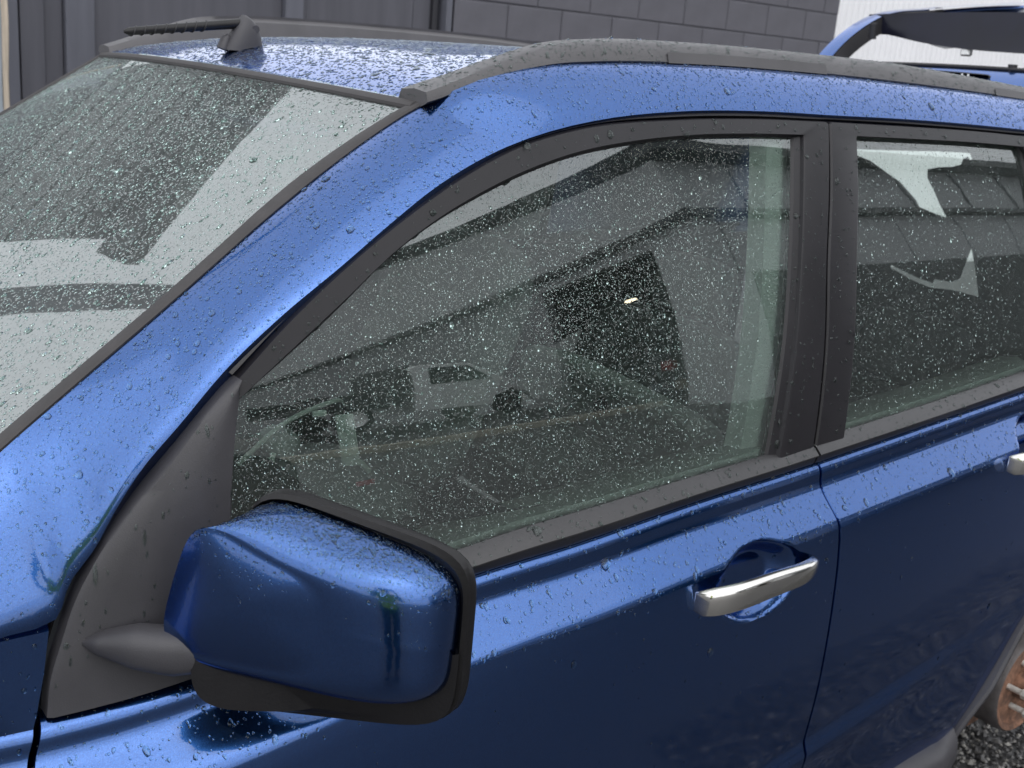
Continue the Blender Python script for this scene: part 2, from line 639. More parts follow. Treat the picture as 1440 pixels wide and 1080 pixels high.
# loose stones lying beside and under the car
def gravel_patch():
    n = 36000
    base = np.array([(1, 0, 0), (.3, .9, .1), (-.8, .6, 0), (-.75, -.65, .1), (.4, -.9, 0), (.1, .1, .75), (-.1, .05, -.6)])
    fc = np.array([(0, 1, 5), (1, 2, 5), (2, 3, 5), (3, 4, 5), (4, 0, 5), (1, 0, 6), (2, 1, 6), (3, 2, 6), (4, 3, 6), (0, 4, 6)])
    px = rng.uniform(1.9, 4.1, n)
    py = rng.uniform(-1.7, .3, n)
    keep = rng.random(n) < np.clip(1.15 - .5 * np.abs(py + .6), .25, 1)
    px, py = px[keep], py[keep]
    n = len(px)
    sz = .0056 * np.exp(rng.normal(0, .33, n))
    an = rng.uniform(0, 2 * np.pi, n)
    V = np.zeros((n, 7, 3))
    jit = rng.uniform(.7, 1.3, (n, 7, 3))
    B = base[None] * jit * sz[:, None, None]
    tilt = rng.normal(0, .45, n)
    y2 = B[..., 1] * np.cos(tilt)[:, None] - B[..., 2] * np.sin(tilt)[:, None]
    z2 = B[..., 1] * np.sin(tilt)[:, None] + B[..., 2] * np.cos(tilt)[:, None]
    V[..., 0] = px[:, None] + B[..., 0] * np.cos(an)[:, None] - y2 * np.sin(an)[:, None]
    V[..., 1] = py[:, None] + B[..., 0] * np.sin(an)[:, None] + y2 * np.cos(an)[:, None]
    V[..., 2] = z2 + (sz * rng.uniform(.2, 1.6, n))[:, None]
    FF = (fc[None] + (np.arange(n) * 7)[:, None, None]).reshape(-1, 3)
    me = bpy.data.meshes.new('gravel')
    me.from_pydata(V.reshape(-1, 3).tolist(), [], FF.tolist())
    at = me.attributes.new('tone', 'FLOAT', 'POINT')
    at.data.foreach_set('value', np.repeat(rng.random(n), 7))
    me.materials.append(MAT['stones'])
    o = bpy.data.objects.new('gravel', me)
    COL.objects.link(o)
    tag(o, 'loose dark grey gravel stones covering the yard below the hub', 'gravel', kind='stuff')


gravel_patch()

# ==================================================================== BUILDINGS BEHIND THE CAR
# painted block wall
bw = empty('block_wall', (3.86, 3.7, 0))
tag(bw, 'dark grey painted concrete block wall behind the roof rail', 'wall', kind='thing')
bx0, bx1, by = 3.86, 7.235, 3.70
core = box('mortar_core', 0, bx1 - bx0, .006, .19, 0, 2.27, 'mortar', bw)
pitch, rowh, z0 = .405, .2, -.11
v, f = box_geo(0, pitch - .008, 0, .1, 0, rowh - .008, .004)
bmesh_full = bpy.data.meshes.new('block')
bmesh_full.from_pydata(v, [], f)
bmesh_full.materials.append(MAT['block'])
row = 0
z = z0
# the joint phase of the photo: even rows meet at x = 5.667 + k * pitch
while z < 2.2:
    ph = 5.667 if round((z - z0) / rowh) % 2 == 0 else 5.667 + pitch * .47
    x = ph - pitch * math.ceil((ph - bx0) / pitch)
    while x < bx1 - .01:
        a, b_ = max(x, bx0), min(x + pitch - .008, bx1)
        if b_ - a > .05:
            o = bpy.data.objects.new('block', bmesh_full)
            COL.objects.link(o)
            o.parent = bw
            o.location = (a - bx0, rng.uniform(-.0015, .0015), max(z, 0))
            o.scale = ((b_ - a) / (pitch - .008), 1, 1 if z >= 0 else .45)
        x += pitch
    z += rowh
box('fascia_board', 0, bx1 - bx0 + .03, -.03, .2, 2.275, 2.42, 'fascia', bw)
mk('lean_to_roof', [(0, -.08, 2.43), (bx1 - bx0 + .06, -.08, 2.43), (bx1 - bx0 + .06, 3.2, 2.75), (0, 3.2, 2.75)], [(0, 1, 2, 3)], 'roofm', bw, smooth=False)

# board-clad doors to its left
bd = empty('boarded_wall', (-.1, 3.75, 0))
tag(bd, 'dark grey boarded wall with vertical battens behind the antenna', 'wall', kind='thing')
X = lambda x: x + .1
box('backing_sheet', 0, X(3.86), .05, .12, 0, 2.3, 'mortar', bd)
box('gable_backing', 0, X(1.42), .05, .12, 2.3, 3.72, 'mortar', bd)
for a, b_, yy, mt in ((-.1, .62, .0, 'board'), (.625, 1.02, .02, 'board'), (1.025, 1.50, .0, 'board'), (1.556, 1.662, .0, 'board'), (1.664, 1.747, .018, 'board'),
                      (1.75, 1.88, -.022, 'batten'), (1.882, 2.842, .02, 'board'), (2.845, 2.945, -.02, 'batten'),
                      (2.95, 2.975, .01, 'board'), (2.978, 3.63, .02, 'board'), (3.636, 3.75, .028, 'board')):
    box('board' if mt == 'board' else 'batten', X(a), X(b_), yy, .05, .05, 2.3, mt, bd, c=.003)
box('batten', X(1.50), X(1.548), -.005, .05, .05, 2.3, 'batten', bd, c=.003)
box('corner_post', X(3.752), X(3.782), .0, .05, 0, 2.3, 'fascia', bd, c=.002)
box('corner_post', X(3.812), X(3.852), -.045, .05, 0, 2.3, 'batten', bd, c=.004)
v, f = box_geo(0, X(1.42), -.012, .05, 0, .158, .004)
wb = bpy.data.meshes.new('weatherboard')
wb.from_pydata(v, [], f)
wb.materials.append(MAT['weather'])
for i in range(8):
    o = bpy.data.objects.new('weatherboard', wb)
    COL.objects.link(o)
    o.parent = bd
    o.location = (0, 0, 2.33 + i * .172)
    o.rotation_euler = (-.13, 0, 0)
box('fascia_board', -.12, X(1.45), -.30, .1, 3.725, 3.86, 'greywall', bd)
box('gutter', -.12, X(1.45), -.42, -.30, 3.75, 3.87, 'gutter', bd)

# weathered timber post
tp = empty('timber_post', (1.375, 3.3, 0))
tag(tp, 'weathered pale timber post at the far left edge', 'post', kind='thing')
def plank(name, x0, x1, y0, y1, h, mt, par):
    n = 30
    V = np.zeros((n, 8, 3))
    for i in range(n):
        z = h * i / (n - 1)
        w = .004 * math.sin(z * 5.1) + .003 * math.sin(z * 13)
        V[i] = [(x0 + .006, y0, z), (x1 - .006 + w, y0, z), (x1 + w, y0 + .006, z), (x1 + w, y1 - .006, z), (x1 - .006 + w, y1, z), (x0 + .006, y1, z), (x0, y1 - .006, z), (x0, y0 + .006, z)]
    return grid(name, V, mt, par, cv=True, caps=True, flip=True)
plank('sawn_plank', -.16, -.016, -.03, .05, 2.15, 'wood', tp)
plank('split_edge', -.0155, .008, -.032, .05, 2.15, 'wood_cut', tp)

# white corrugated shed wall
cw = empty('corrugated_wall', (7.26, 4.35, 0))
tag(cw, 'bright white corrugated steel shed wall seen past the raised tailgate', 'wall', kind='thing')
def sheet(x0, x1, z1, par, mt):
    n = int((x1 - x0) / .076 * 8)
    xs = np.linspace(x0, x1, n)
    V = np.array([[(x, .009 * math.sin(x / .076 * 2 * math.pi), z) for z in (0, z1)] for x in xs])
    return grid('steel_sheet', V, mt, par)
for k in range(9):
    sheet(-.3 + k * .76, -.3 + (k + 1) * .76 - .003, 5.2, cw, 'whitewall')
box('wall_frame', -.3, 6.5, .03, .12, 0, 5.2, 'whitewall', cw)

# power pole beyond the building (its image crosses the lower windscreen)
pp = empty('power_pole', (-1.05, 5.6, 0))
tag(pp, 'dark timber power pole beyond the boarded wall, mirrored low in the windscreen', 'pole', kind='thing')
V = np.array([[((.17 - .004 * z) * math.cos(a), (.17 - .004 * z) * math.sin(a), z) for a in np.linspace(0, 2 * np.pi, 20, endpoint=False)] for z in np.linspace(0, 9.5, 12)])
grid('shaft', V, 'board', pp, cv=True, caps=True)
box('crossarm', -1.1, 1.1, -.24, -.16, 8.6, 8.72, 'board', pp)
for q in (-.95, -.4, .4, .95):
    V = np.array([[(q + r * math.cos(a), -.2 + r * math.sin(a), z) for a in np.linspace(0, 2 * np.pi, 10, endpoint=False)] for r, z in ((.03, 8.72), (.05, 8.76), (.03, 8.80), (.045, 8.84), (.01, 8.88))])
    grid('insulator', V, 'white', pp, cv=True)

# ==================================================================== ACROSS THE YARD (behind the photographer, seen in the glass)
gb = empty('grey_warehouse', (9.1, -8.3, 0))
tag(gb, 'grey warehouse with open roller door across the yard, mirrored in the side windows', 'building', kind='thing')
box('wall_front', 0, 22, -.2, 0, 3.6, 5.05, 'greywall', gb)
box('wall_front_upper', 0, 22, -.25, -.05, 5.2, 6.7, 'greywall', gb)
box('wall_plinth', .9, 22, -.2, .01, .2, 3.59, 'greydark', gb)
box('corner_wall', .0, .89, -.2, 0, .2, 3.59, 'greywall', gb)
box('gutter', -.25, 22, -.1, .25, 5.05, 5.2, 'gutter', gb)
box('eave', -.3, 22, -.1, .5, 6.7, 6.95, 'gutter', gb)
# end wall with the open door (runs away from the car)
box('wall_end', 0, .2, -1.2, -.2, .2, 5.05, 'greywall', gb)
box('wall_end', 0, .2, -48, -5.0, .2, 5.05, 'midgrey', gb)
box('wall_end', 0, .2, -5.0, -1.2, 4.75, 5.05, 'greywall', gb)
vv = [(.05, -.25, 5.2), (.05, -48, 5.2), (.05, -48, 14), (.05, -.25, 6.7), (.2, -.25, 5.2), (.2, -48, 5.2), (.2, -48, 14), (.2, -.25, 6.7)]
mk('gable_wall', vv, [(0, 1, 2, 3), (7, 6, 5, 4), (0, 3, 7, 4), (1, 5, 6, 2), (3, 2, 6, 7), (0, 4, 5, 1)], 'greywall', gb, smooth=False)
box('gutter', -.25, .0, -48, -.1, 5.05, 5.2, 'gutter', gb)
box('back_wall', 5, 5.2, -6, -.3, 0, 5, 'dark', gb)
box('inner_wall', .25, 5, -6, -5.8, 0, 5, 'dark', gb)
box('inner_wall', .25, 5, -.5, -.3, 0, 5, 'dark', gb)
box('loft_floor', .25, 5, -6, -.3, 4.9, 5, 'dark', gb)
mk('roof', [(-.3, .5, 6.96), (22, .5, 6.96), (22, -48, 14.4), (-.3, -48, 14.4)], [(0, 1, 2, 3)], 'roofm', gb, smooth=False)
v, f = box_geo(-.02, .02, -.03, .03, 0, 1.4)
rib = bpy.data.meshes.new('cladding_rib')
rib.from_pydata(v, [], f)
rib.materials.append(MAT['roofm'])
for q in range(34):
    o = bpy.data.objects.new('cladding_rib', rib)
    COL.objects.link(o)
    o.parent = gb
    if q < 18:
        o.location = (.6 + q * 1.1, -.02, 5.25 if q % 2 else 3.62)
    else:
        o.location = (.0, -6.2 - (q - 18) * 1.3, 3.6)
ml, nd_, ln_ = new_mat('warm_lamp_glow')
em = N(nd_, 'ShaderNodeEmission', Strength=9.)
em.inputs[0].default_value = (1, .85, .6, 1)
ln_.new(em.outputs[0], N(nd_, 'ShaderNodeOutputMaterial').inputs[0])
v, f = box_geo(1.85, 1.95, -4.75, -4.45, 4.15, 4.22, .01)
mk('lit_lamp', v, f, ml, gb, smooth=False)
box('shelf_unit', 2.2, 2.6, -4.9, -2.6, .3, 2.2, 'greydark', gb)
for q in range(5):
    box('crate', 2.0, 2.18, -4.6 + q * .42, -4.3 + q * .42, .9 + (q % 2) * .7, 1.2 + (q % 2) * .7, ('wood', 'red', 'kerb')[q % 3], gb)
kb = grid('kerb', np.array([[(x, -9.4 - .12 * (x - 4) + a, ground_z(-9.4 - .12 * (x - 4)) + b_) for a, b_ in ((.1, -.02), (.1, .12), (-.12, .13), (-.12, -.02))] for x in np.linspace(-6, 9, 12)]), 'kerb', smooth=False)
tag(kb, 'pale concrete kerb along the far side of the yard', 'kerb', kind='structure')

# white ute reflected in the front side window
ut = empty('white_ute', (6.0, -13.2, ground_z(-13.2)))
ut.rotation_euler = (0, 0, math.radians(168))
tag(ut, 'white single-cab ute parked across the yard, mirrored in the front side window', 'ute', kind='thing')
prof = [(-2.5, .35), (-2.5, .75), (-2.42, .95), (-1.35, 1.08), (-.75, 1.62), (-.55, 1.70), (.35, 1.72), (.55, 1.62), (.62, 1.05), (.64, .40), (-.95, .36), (-1.05, .62), (-1.45, .80), (-1.85, .62), (-1.95, .36)]
V = np.array([[(x, s * (.86 if z < 1.1 else .86 - (z - 1.1) * .22), z) for x, z in prof] for s in (-1, 1)])
nb = len(prof)
mk('cab_body', V.reshape(-1, 3), gfaces(2, nb, cv=True) + [tuple(range(nb))[::-1], tuple(range(nb, 2 * nb))], 'utepaint', ut, smooth=False)
for s in (-1, 1):
    wv = [(-1.05, s * .868, 1.12), (.3, s * .868, 1.12), (.25, s * .765, 1.6), (-.6, s * .765, 1.6)]
    mk('side_window', wv, [(0, 1, 2, 3) if s < 0 else (3, 2, 1, 0)], 'uteglass', ut, smooth=False)
mk('windscreen', [(-1.36, -.74, 1.10), (-1.36, .74, 1.10), (-.78, .68, 1.62), (-.78, -.68, 1.62)], [(0, 1, 2, 3)], 'uteglass', ut, smooth=False)
box('tray', .72, 2.7, -.9, .9, .62, .72, 'gutter', ut)
for s in (-1, 1):
    box('tray_side', .72, 2.7, s * .9 - .02, s * .9 + .02, .72, 1.02, 'gutter', ut)
box('headboard', .70, .76, -.88, .88, .72, 1.7, 'gutter', ut)
for wx in (-1.45, 1.75):
    for s in (-1, 1):
        a = np.linspace(0, 2 * np.pi, 24, endpoint=False)
        V = np.array([[(wx + r * math.cos(t), s * yy, .35 + r * math.sin(t)) for t in a] for r, yy in ((.0, .62), (.33, .62), (.35, .66), (.35, .84), (.33, .87), (.2, .86), (.0, .84))])
        w = grid('wheel', V, 'tyre', ut, cv=True)
        V = np.array([[(wx + r * math.cos(t), s * yy, .35 + r * math.sin(t)) for t in a] for r, yy in ((.21, .875), (.12, .86), (0, .87))])
        grid('rim', V, 'steel', w, cv=True)
# ==================================================================== THE CAR
car = empty('parked_car', (0, 0, 0))
tag(car, 'wet dark blue wagon with grey roof rails, raised tailgate and rear wheel removed', 'car', kind='thing')


def plan(x):
    x = np.asarray(x, float)
    return .05 * np.maximum(0, (1.5 - x) / .9) ** 2 + .03 * np.maximum(0, (x - 1.7)) ** 2


def G(x, z):
    """outer face of the cabin side (negative y): barrel-curved, leaning in towards the roof"""
    d = np.asarray(z, float) - 1.05
    return -.828 + .09 * d + np.where(d > 0, .33 * d * d, 0) + plan(x)


def WS(x, y):
    u = np.asarray(x, float) - .913
    return 1.538 + .62 * u - .08 * u * u + .13 * (.366 - np.asarray(y, float) ** 2)


zb = H1([-.8, .2, .393, .468, .535, .7, .892, 1.056, 1.241, 1.533, 2.142, 2.7, 3.4],
        [.86, .899, .909, .914, .922, .953, .982, .997, 1.018, 1.04, 1.084, 1.11, 1.13])
zl = lambda x: .36 + .145 * (x - .1)

# ---- upper edge of the blue side frame: windscreen edge, then the foot of the roof rail
W = smooth_curve([(.384, -.674, 1.176), (.494, -.657, 1.256), (.565, -.648, 1.305), (.638, -.632, 1.357), (.692, -.618, 1.395),
                  (.749, -.609, 1.433), (.801, -.603, 1.468), (.833, -.601, 1.489), (.899, -.602, 1.530), (.918, -.609, 1.541)], 1)
Ro = np.array([(.929, -.622, 1.549), (.97, -.63, 1.568), (1.02, -.63, 1.582), (1.097, -.63, 1.598), (1.162, -.63, 1.605), (1.333, -.63, 1.614),
               (1.62, -.63, 1.618), (1.851, -.63, 1.616), (2.071, -.63, 1.612), (2.27, -.63, 1.607), (2.7, -.628, 1.588), (3.15, -.62, 1.555)])
U = np.vstack([[(.1, -.70, 1.005), (.25, -.686, 1.095)], W, Ro])
D = np.array([(.1, -.765, .985), (.25, -.76, 1.0), (.365, -.759, 1.012), (.411, -.758, 1.018), (.426, -.756, 1.054), (.451, -.756, 1.086), (.472, -.755, 1.122), (.502, -.752, 1.164),
              (.543, -.749, 1.206), (.595, -.744, 1.259), (.658, -.739, 1.31), (.736, -.732, 1.363), (.799, -.724, 1.406), (.866, -.715, 1.448),
              (.973, -.705, 1.496), (1.049, -.701, 1.518), (1.13, -.699, 1.534), (1.277, -.697, 1.55), (1.474, -.697, 1.557), (1.598, -.698, 1.557),
              (1.771, -.697, 1.558), (2.18, -.693, 1.552), (2.7, -.675, 1.530), (3.15, -.655, 1.495)])


def pair_curves(A, B, keysA, keysB, ns):
    """resample A and B so that key indices meet"""
    oa, ob = [], []
    for (a0, a1), (b0, b1), n in zip(zip(keysA[:-1], keysA[1:]), zip(keysB[:-1], keysB[1:]), ns):
        ca, cb = chord(A), chord(B)
        ta = np.linspace(ca[a0], ca[a1], n, endpoint=False)
        tb = np.linspace(cb[b0], cb[b1], n, endpoint=False)
        oa.append(herm(ca, A, ta))
        ob.append(herm(cb, B, tb))
    oa.append(A[keysA[-1]][None])
    ob.append(B[keysB[-1]][None])
    return np.vstack(oa), np.vstack(ob)


Ua, Da = pair_curves(U, D, [0, 2, 11, len(U) - 1], [0, 3, 14, len(D) - 1], [14, 50, 60])
ts = np.array([0, .04, .10, .18, .27, .36, .46, .57, .68, .78, .86, .92, .96, .985, 1.])
k = len(Ua)
V = np.zeros((k, len(ts) + 4, 3))
for i in range(k):
    t0 = Ua[min(i + 1, k - 1)] - Ua[max(i - 1, 0)]
    ac = Da[i] - Ua[i]
    nn = np.cross(t0, ac)
    nn /= np.linalg.norm(nn)
    if nn[1] > 0:
        nn = -nn
    wdt = np.linalg.norm(ac)
    for j, t in enumerate(ts):
        e2 = 2.6 + 5. * max(0., min(1., (.75 - Ua[i][0]) / .25))
        bul = (.085 - .03 * min(1., (e2 - 2.6) / 5)) * (1 - abs((t - .42) / (.42 if t < .42 else .58)) ** (2.2 if t < .42 else e2)) * wdt
        V[i, j + 2] = Ua[i] + ac * t + nn * max(bul, 0)
    V[i, 1] = Ua[i] - nn * .004 - ac / wdt * .001
    V[i, 0] = Ua[i] - nn * .03
    V[i, -2] = Da[i] - nn * .003
    V[i, -1] = Da[i] - nn * .035
side = grid('side_frame', V, 'paint', car, flip=True)
both(side)

# ---- roof panel
zc = H1([.80, .86, .95, 1.05, 1.2, 1.5, 2.0, 2.7, 3.25], [1.53, 1.551, 1.580, 1.597, 1.609, 1.620, 1.622, 1.598, 1.56])
yr = np.linspace(-.615, .615, 41)
rows = []
for s_ in np.linspace(0, 1, 60) ** 1.3:
    r = []
    for y in yr:
        xf = .858 + .15 * y * y
        x = xf + s_ * (3.22 - xf)
        r.append((x, y, zc(x) - .085 * y * y - .02 * max(0, (abs(y) - .55) / .065) ** 2 + .004 * math.exp(-((abs(y) - .33) / .02) ** 2) * min(1, max(0, (x - 1.1) / .2))))
    rows.append(r)
rows = [[(p[0] + .003, p[1], p[2] - .012) for p in rows[0]]] + rows
roof = grid('roof_panel', np.array(rows), 'paint', car, flip=True)
V = np.array(rows[1:])
grid('headliner', V[2:] - np.array([0, 0, .045]), 'liner', car)

# ---- roof rails
Rt = [(.900, 1.552), (.961, 1.574), (1.026, 1.600), (1.094, 1.622), (1.18, 1.634), (1.359, 1.643), (1.547, 1.6465), (1.701, 1.647), (1.884, 1.646), (2.11, 1.638), (2.315, 1.629), (2.7, 1.61), (2.95, 1.588), (3.1, 1.562)]
xs_ = np.concatenate([np.linspace(.905, 1.25, 34), np.linspace(1.27, 3.1, 60)])
rt = H1([p[0] for p in Rt], [p[1] for p in Rt])
ro = H1(Ro[:, 0] if Ro[0, 0] < .9 else np.concatenate([[.9], Ro[:, 0]]), np.concatenate([[1.540], Ro[:, 2]]))
V = np.zeros((len(xs_), 12, 3))
for i, x in enumerate(xs_):
    zt, zo = rt(x), ro(x) - .004
    zi = zc(x) - .085 * .3136 - .004
    f_ = min(1, max(0, (x - .93) / .22))           # 0 = flat foot at the front, 1 = full bar
    yo = -.634 + .008 * (1 - f_)
    yi = -.560 - .012 * f_
    top_o, top_i = yo + .010 + .012 * f_, yi + .008 - .0
    zt2 = max(zt, zo + .008)
    V[i] = [(x, yo + .004, zo), (x, yo, zo + .15 * (zt2 - zo)), (x, yo + .002 + .004 * f_, zo + .55 * (zt2 - zo)), (x, top_o - .005, zo + .86 * (zt2 - zo)),
            (x, top_o + .004, zt2 - .0015), (x, (top_o * .6 + yi * .4), zt2 + .0005), (x, yi - .004 - .02 * f_, zt2 - .002 - .003 * f_),
            (x, yi - .008 * f_, zt2 - .007 - .006 * f_), (x, yi + .002, zi + .3 * (zt2 - zi)), (x, yi + .006, zi), (x, yi - .01, zi - .006), (x, yo + .02, zo - .006)]
rail = grid('roof_rail', V, 'rail', car, cv=True, flip=True, caps=True)
both(rail)
for a, b_ in ((1.30, 1.655), (2.16, 2.30)):       # snap-in covers set into the rail
    Vc = np.array([[(x, -.6345 + .0055 * t_, ro(x) - .004 + (.12 + .52 * t_) * (rt(x) - ro(x))) for t_ in (0, .25, .5, .75, 1)] for x in np.linspace(a, b_, 14)])
    o = grid('rail_cover', Vc + np.array([0, -.0015, 0]), 'rail', rail, flip=False)

# ---- antenna
zbase = zc(.94) - .004
sec = []
for t in np.linspace(0, 1, 14):
    z = zbase + .057 * t
    hw = .017 * (1 - t ** 2.2) ** .5 + .0035
    x0 = .905 + .034 * t ** 1.1
    x1 = .977 - .012 * t - .020 * t ** 5
    ring = []
    for a in np.linspace(0, 2 * np.pi, 20, endpoint=False):
        ca, sa = math.cos(a), math.sin(a)
        ring.append(((x0 + x1) / 2 + (x1 - x0) / 2 * np.sign(ca) * abs(ca) ** .8, hw * np.sign(sa) * abs(sa) ** .9, z))
    sec.append(ring)
base = grid('antenna', np.array(sec), 'grey', car, cv=True, caps=True)
heel = tube([(.906, 0, zbase), (.912, 0, zbase + .018), (.916, 0, zbase + .024)], [.010, .008, .003], 12, upv=(1, 0, 0))
grid('hinge_heel', heel, 'grey', base, cv=True, caps=True)
mp0, mp1 = np.array([.950, 0, zbase + .045]), np.array([.745, .0, zbase + .015])
path = [mp0 + (mp1 - mp0) * t for t in np.linspace(0, 1, 40)]
rad = np.array([.0082 - .0020 * t for t in np.linspace(0, 1, 40)])
rad[-1] *= .45
rad[-2] *= .85
grid('mast', tube(path, rad, 14), 'black', base, cv=True, caps=True)
hel = []
for t in np.linspace(.33, .97, 240):
    p = mp0 + (mp1 - mp0) * t
    r = (.0082 - .0020 * t) + .0004
    a = (t - .33) * 2 * math.pi * 12.5
    hel.append(p + np.array([0, r * math.cos(a), r * math.sin(a)]))
grid('mast_spiral', tube(hel, .0013, 6, upv=(1, .02, .01)), 'rubber', base, cv=True, caps=True)
bz = tube([(.957, -.0165, zbase + .036), (.957, -.006, zbase + .036)], .0065, 14)
grid('pivot_cap', bz, 'grey', base, cv=True, caps=True)

# ---- windscreen
yW = H1(np.concatenate([[.05, .2], W[:, 0]]), np.concatenate([[-.745, -.715], W[:, 1]]))
rows = []
for s_ in np.linspace(0, 1, 70):
    r = []
    for t in np.linspace(-1, 1, 61):
        xe = .915 + s_ * (.16 - .915)               # x at the pillar for this row
        hw = -yW(xe) - .004
        y = t * hw
        bow = .15 * (1 - s_) * (y * y - hw * hw) + .30 * s_ * (y * y - hw * hw) * .8
        x = xe + bow
        r.append((x, y, float(WS(x, y))))
    rows.append(r)
wsV = np.array(rows)
screen = grid('windscreen', wsV, 'wglass', car, flip=True)


def strip(name, A, B, mat, parent, lift=.003, dirv=(0, 0, 1), th=.006):
    """low rounded strip between two matched curves"""
    A, B = np.asarray(A, float), np.asarray(B, float)
    dv = np.asarray(dirv, float)
    dv = dv / np.linalg.norm(dv)
    V = np.stack([A - dv * th, A + dv * lift * .3, A + (B - A) * .15 + dv * lift * .9, (A + B) / 2 + dv * lift, A + (B - A) * .85 + dv * lift * .9, B + dv * lift * .3, B - dv * th], 1)
    return grid(name, V, mat, parent)


# seal along the pillars and the moulding over the top edge
A_ = np.array([(x, yW(x) - .002, float(WS(x, yW(x)))) for x in np.linspace(.16, .925, 60)])
wv = H1([.1, .384, .57, .64, .75, .82, .93], [.024, .022, .020, .022, .026, .022, .012])
B_ = np.array([(x + .004, yW(x) + wv(x), float(WS(x + .004, yW(x) + wv(x)))) for x in np.linspace(.16, .925, 60)])
sl_ = strip('windscreen_seal', A_, B_, 'rubber_grey', screen, lift=.004, dirv=(-.45, -.25, .85))
c2 = both(sl_)
yy = np.linspace(-.60, .60, 60)
A_ = np.array([(.856 + .15 * y * y, y, zc(.856 + .15 * y * y) - .085 * y * y - .001) for y in yy])
B_ = np.array([(.842 + .15 * y * y, y, float(WS(.842 + .15 * y * y, y))) for y in yy])
strip('top_moulding', A_, B_, 'rubber_grey', screen, lift=.005, dirv=(-.5, 0, .86))
# dark ceramic edge and sensor patch behind the glass
A_ = np.array([(.838 + .15 * y * y, y, float(WS(.838 + .15 * y * y, y)) - .006) for y in yy])
wd = [.035 + .045 * math.exp(-(y / .13) ** 4) for y in yy]
B_ = np.array([(a[0] - w_, a[1], float(WS(a[0] - w_, a[1])) - .006) for a, w_ in zip(A_, wd)])
grid('ceramic_border', np.stack([A_, B_], 1), 'rubber', screen)

# ---- doors -----------------------------------------------------------------------------------------------
def yb(x):
    return G(x, zb(x))


PROF = [(-.0, .004, .016), (0, -.003, -.002), (0, -.007, -.0065), (0, -.012, -.009), (0, -.028, -.0115), (0, -.034, -.0135), (0, -.040, -.018),
        (0, -.056, -.034), (0, -.070, -.049), (0, -.076, -.0545), (0, -.083, -.0585), (0, -.095, -.0615), (0, -.13, -.0665), (0, -.20, -.0715)]


def section(x):
    """list of (y, z) down the door at station x"""
    b, y0, l = zb(x), float(yb(x)), zl(x)
    pts = [(y0 + o, b + dz) for _, dz, o in PROF]
    fade = min(1, max(0, (2.02 - x) / .25))
    st = .0065 * fade
    pts += [(y0 - .0735, b - .28), (y0 - .0715, (b - .28 + l) / 2), (y0 - .066, l + .03), (y0 - .0645, l + .010), (y0 - .0652, l + .005),
            (y0 - .0655 - st, l - .006), (y0 - .066 - st, l - .012), (y0 - .0655, l - .06), (y0 - .057, min(l - .10, .42)), (y0 - .043, .345), (y0 - .01, .325)]
    return np.array(pts)


def door_pts(x, n=120):
    p = section(x)
    c = np.concatenate([[0], np.cumsum(np.linalg.norm(np.diff(p, axis=0), axis=1))])
    t = np.concatenate([np.linspace(0, c[13], 70, endpoint=False), np.linspace(c[13], c[17], 26, endpoint=False), np.linspace(c[17], c[-1], 26)])
    q = herm(c, p, t)
    return q


def recess(x, y, z, cx, cz):
    r = math.hypot((x - cx) / .084, (z - cz - .05 * (x - cx)) / .056)
    if r >= 1.04:
        return y
    e = min(1., max(0., (1.04 - r) / .5))
    return y + .034 * (e * e * (3 - 2 * e)) ** .8


HX, HZ = 1.352, .905
def door(name, xa, xb, hx=None, hz=None, nx=150, edge=None, xfun=None):
    V = []
    for i, s_ in enumerate(np.linspace(0, 1, nx)):
        col = []
        x = xa + (xb - xa) * s_
        for y, z in door_pts(x):
            x2 = x
            if xfun:
                x2 = x + xfun(z) * (1 - s_) ** 3
            if edge:
                x2 = x2 - edge(z) * s_ ** 2
            yv = y
            if hx is not None:
                yv = recess(x2, y, z, hx, hz)
            col.append((x2, yv, z))
        V.append(col)
    V = np.array(V)
    a, b_ = V[0].copy(), V[-1].copy()
    a2, b2 = a + np.array([-.0015, .004, 0]), b_ + np.array([.0015, .004, 0])
    a3, b3 = a + np.array([0, .03, 0]), b_ + np.array([0, .03, 0])
    V = np.concatenate([[a3, a2], V, [b2, b3]])
    return grid(name, V, 'paint', car, sharp=30)


fd = door('front_door', .392, 1.5285, HX, HZ, 170, xfun=lambda z: -.30 * max(0, .91 - z) if z > .8 else -.033 - .02 * (.8 - z))
arch = lambda z: 0 if z > .95 else .0
RXB = 2.20
ARC = np.array([(2.035, .335), (2.047, .385), (2.075, .435), (2.110, .480), (2.150, .533), (2.215, .620), (2.29, .700), (2.40, .765), (2.52, .795), (2.62, .80), (2.75, .785), (2.88, .72), (2.97, .62), (3.03, .5), (3.06, .36)])
arc_x = H1(ARC[:9, 1], ARC[:9, 0])
def rear_edge(z):
    """door foot swept forward along the wheel opening"""
    return max(0, RXB + .08 - (arc_x(max(z, .336)) - .008)) if z < .79 else 0.
rd = door('rear_door', 1.5345, RXB + .08, 2.14, .990, 120, edge=rear_edge)

# dark body shell behind the panel gaps
V = []
for x in np.linspace(.30, 3.15, 60):
    z1 = zb(x) - .02
    y0 = float(yb(x))
    zlow = .33 if x < 2.03 else float(np.interp(x, ARC[:, 0], ARC[:, 1])) + .015
    V.append([(x, y0 + .05, z1), (x, y0 + .012, z1 - .1), (x, y0 + .0, max(.62, zlow + .01)), (x, y0 + .03, zlow)])
V = np.array(V)
shell_o = grid('inner_body', V, 'dark', car)
both(shell_o)
far_skin = both(fd)
far_skin.name = 'front_door'
far_skin2 = both(rd)

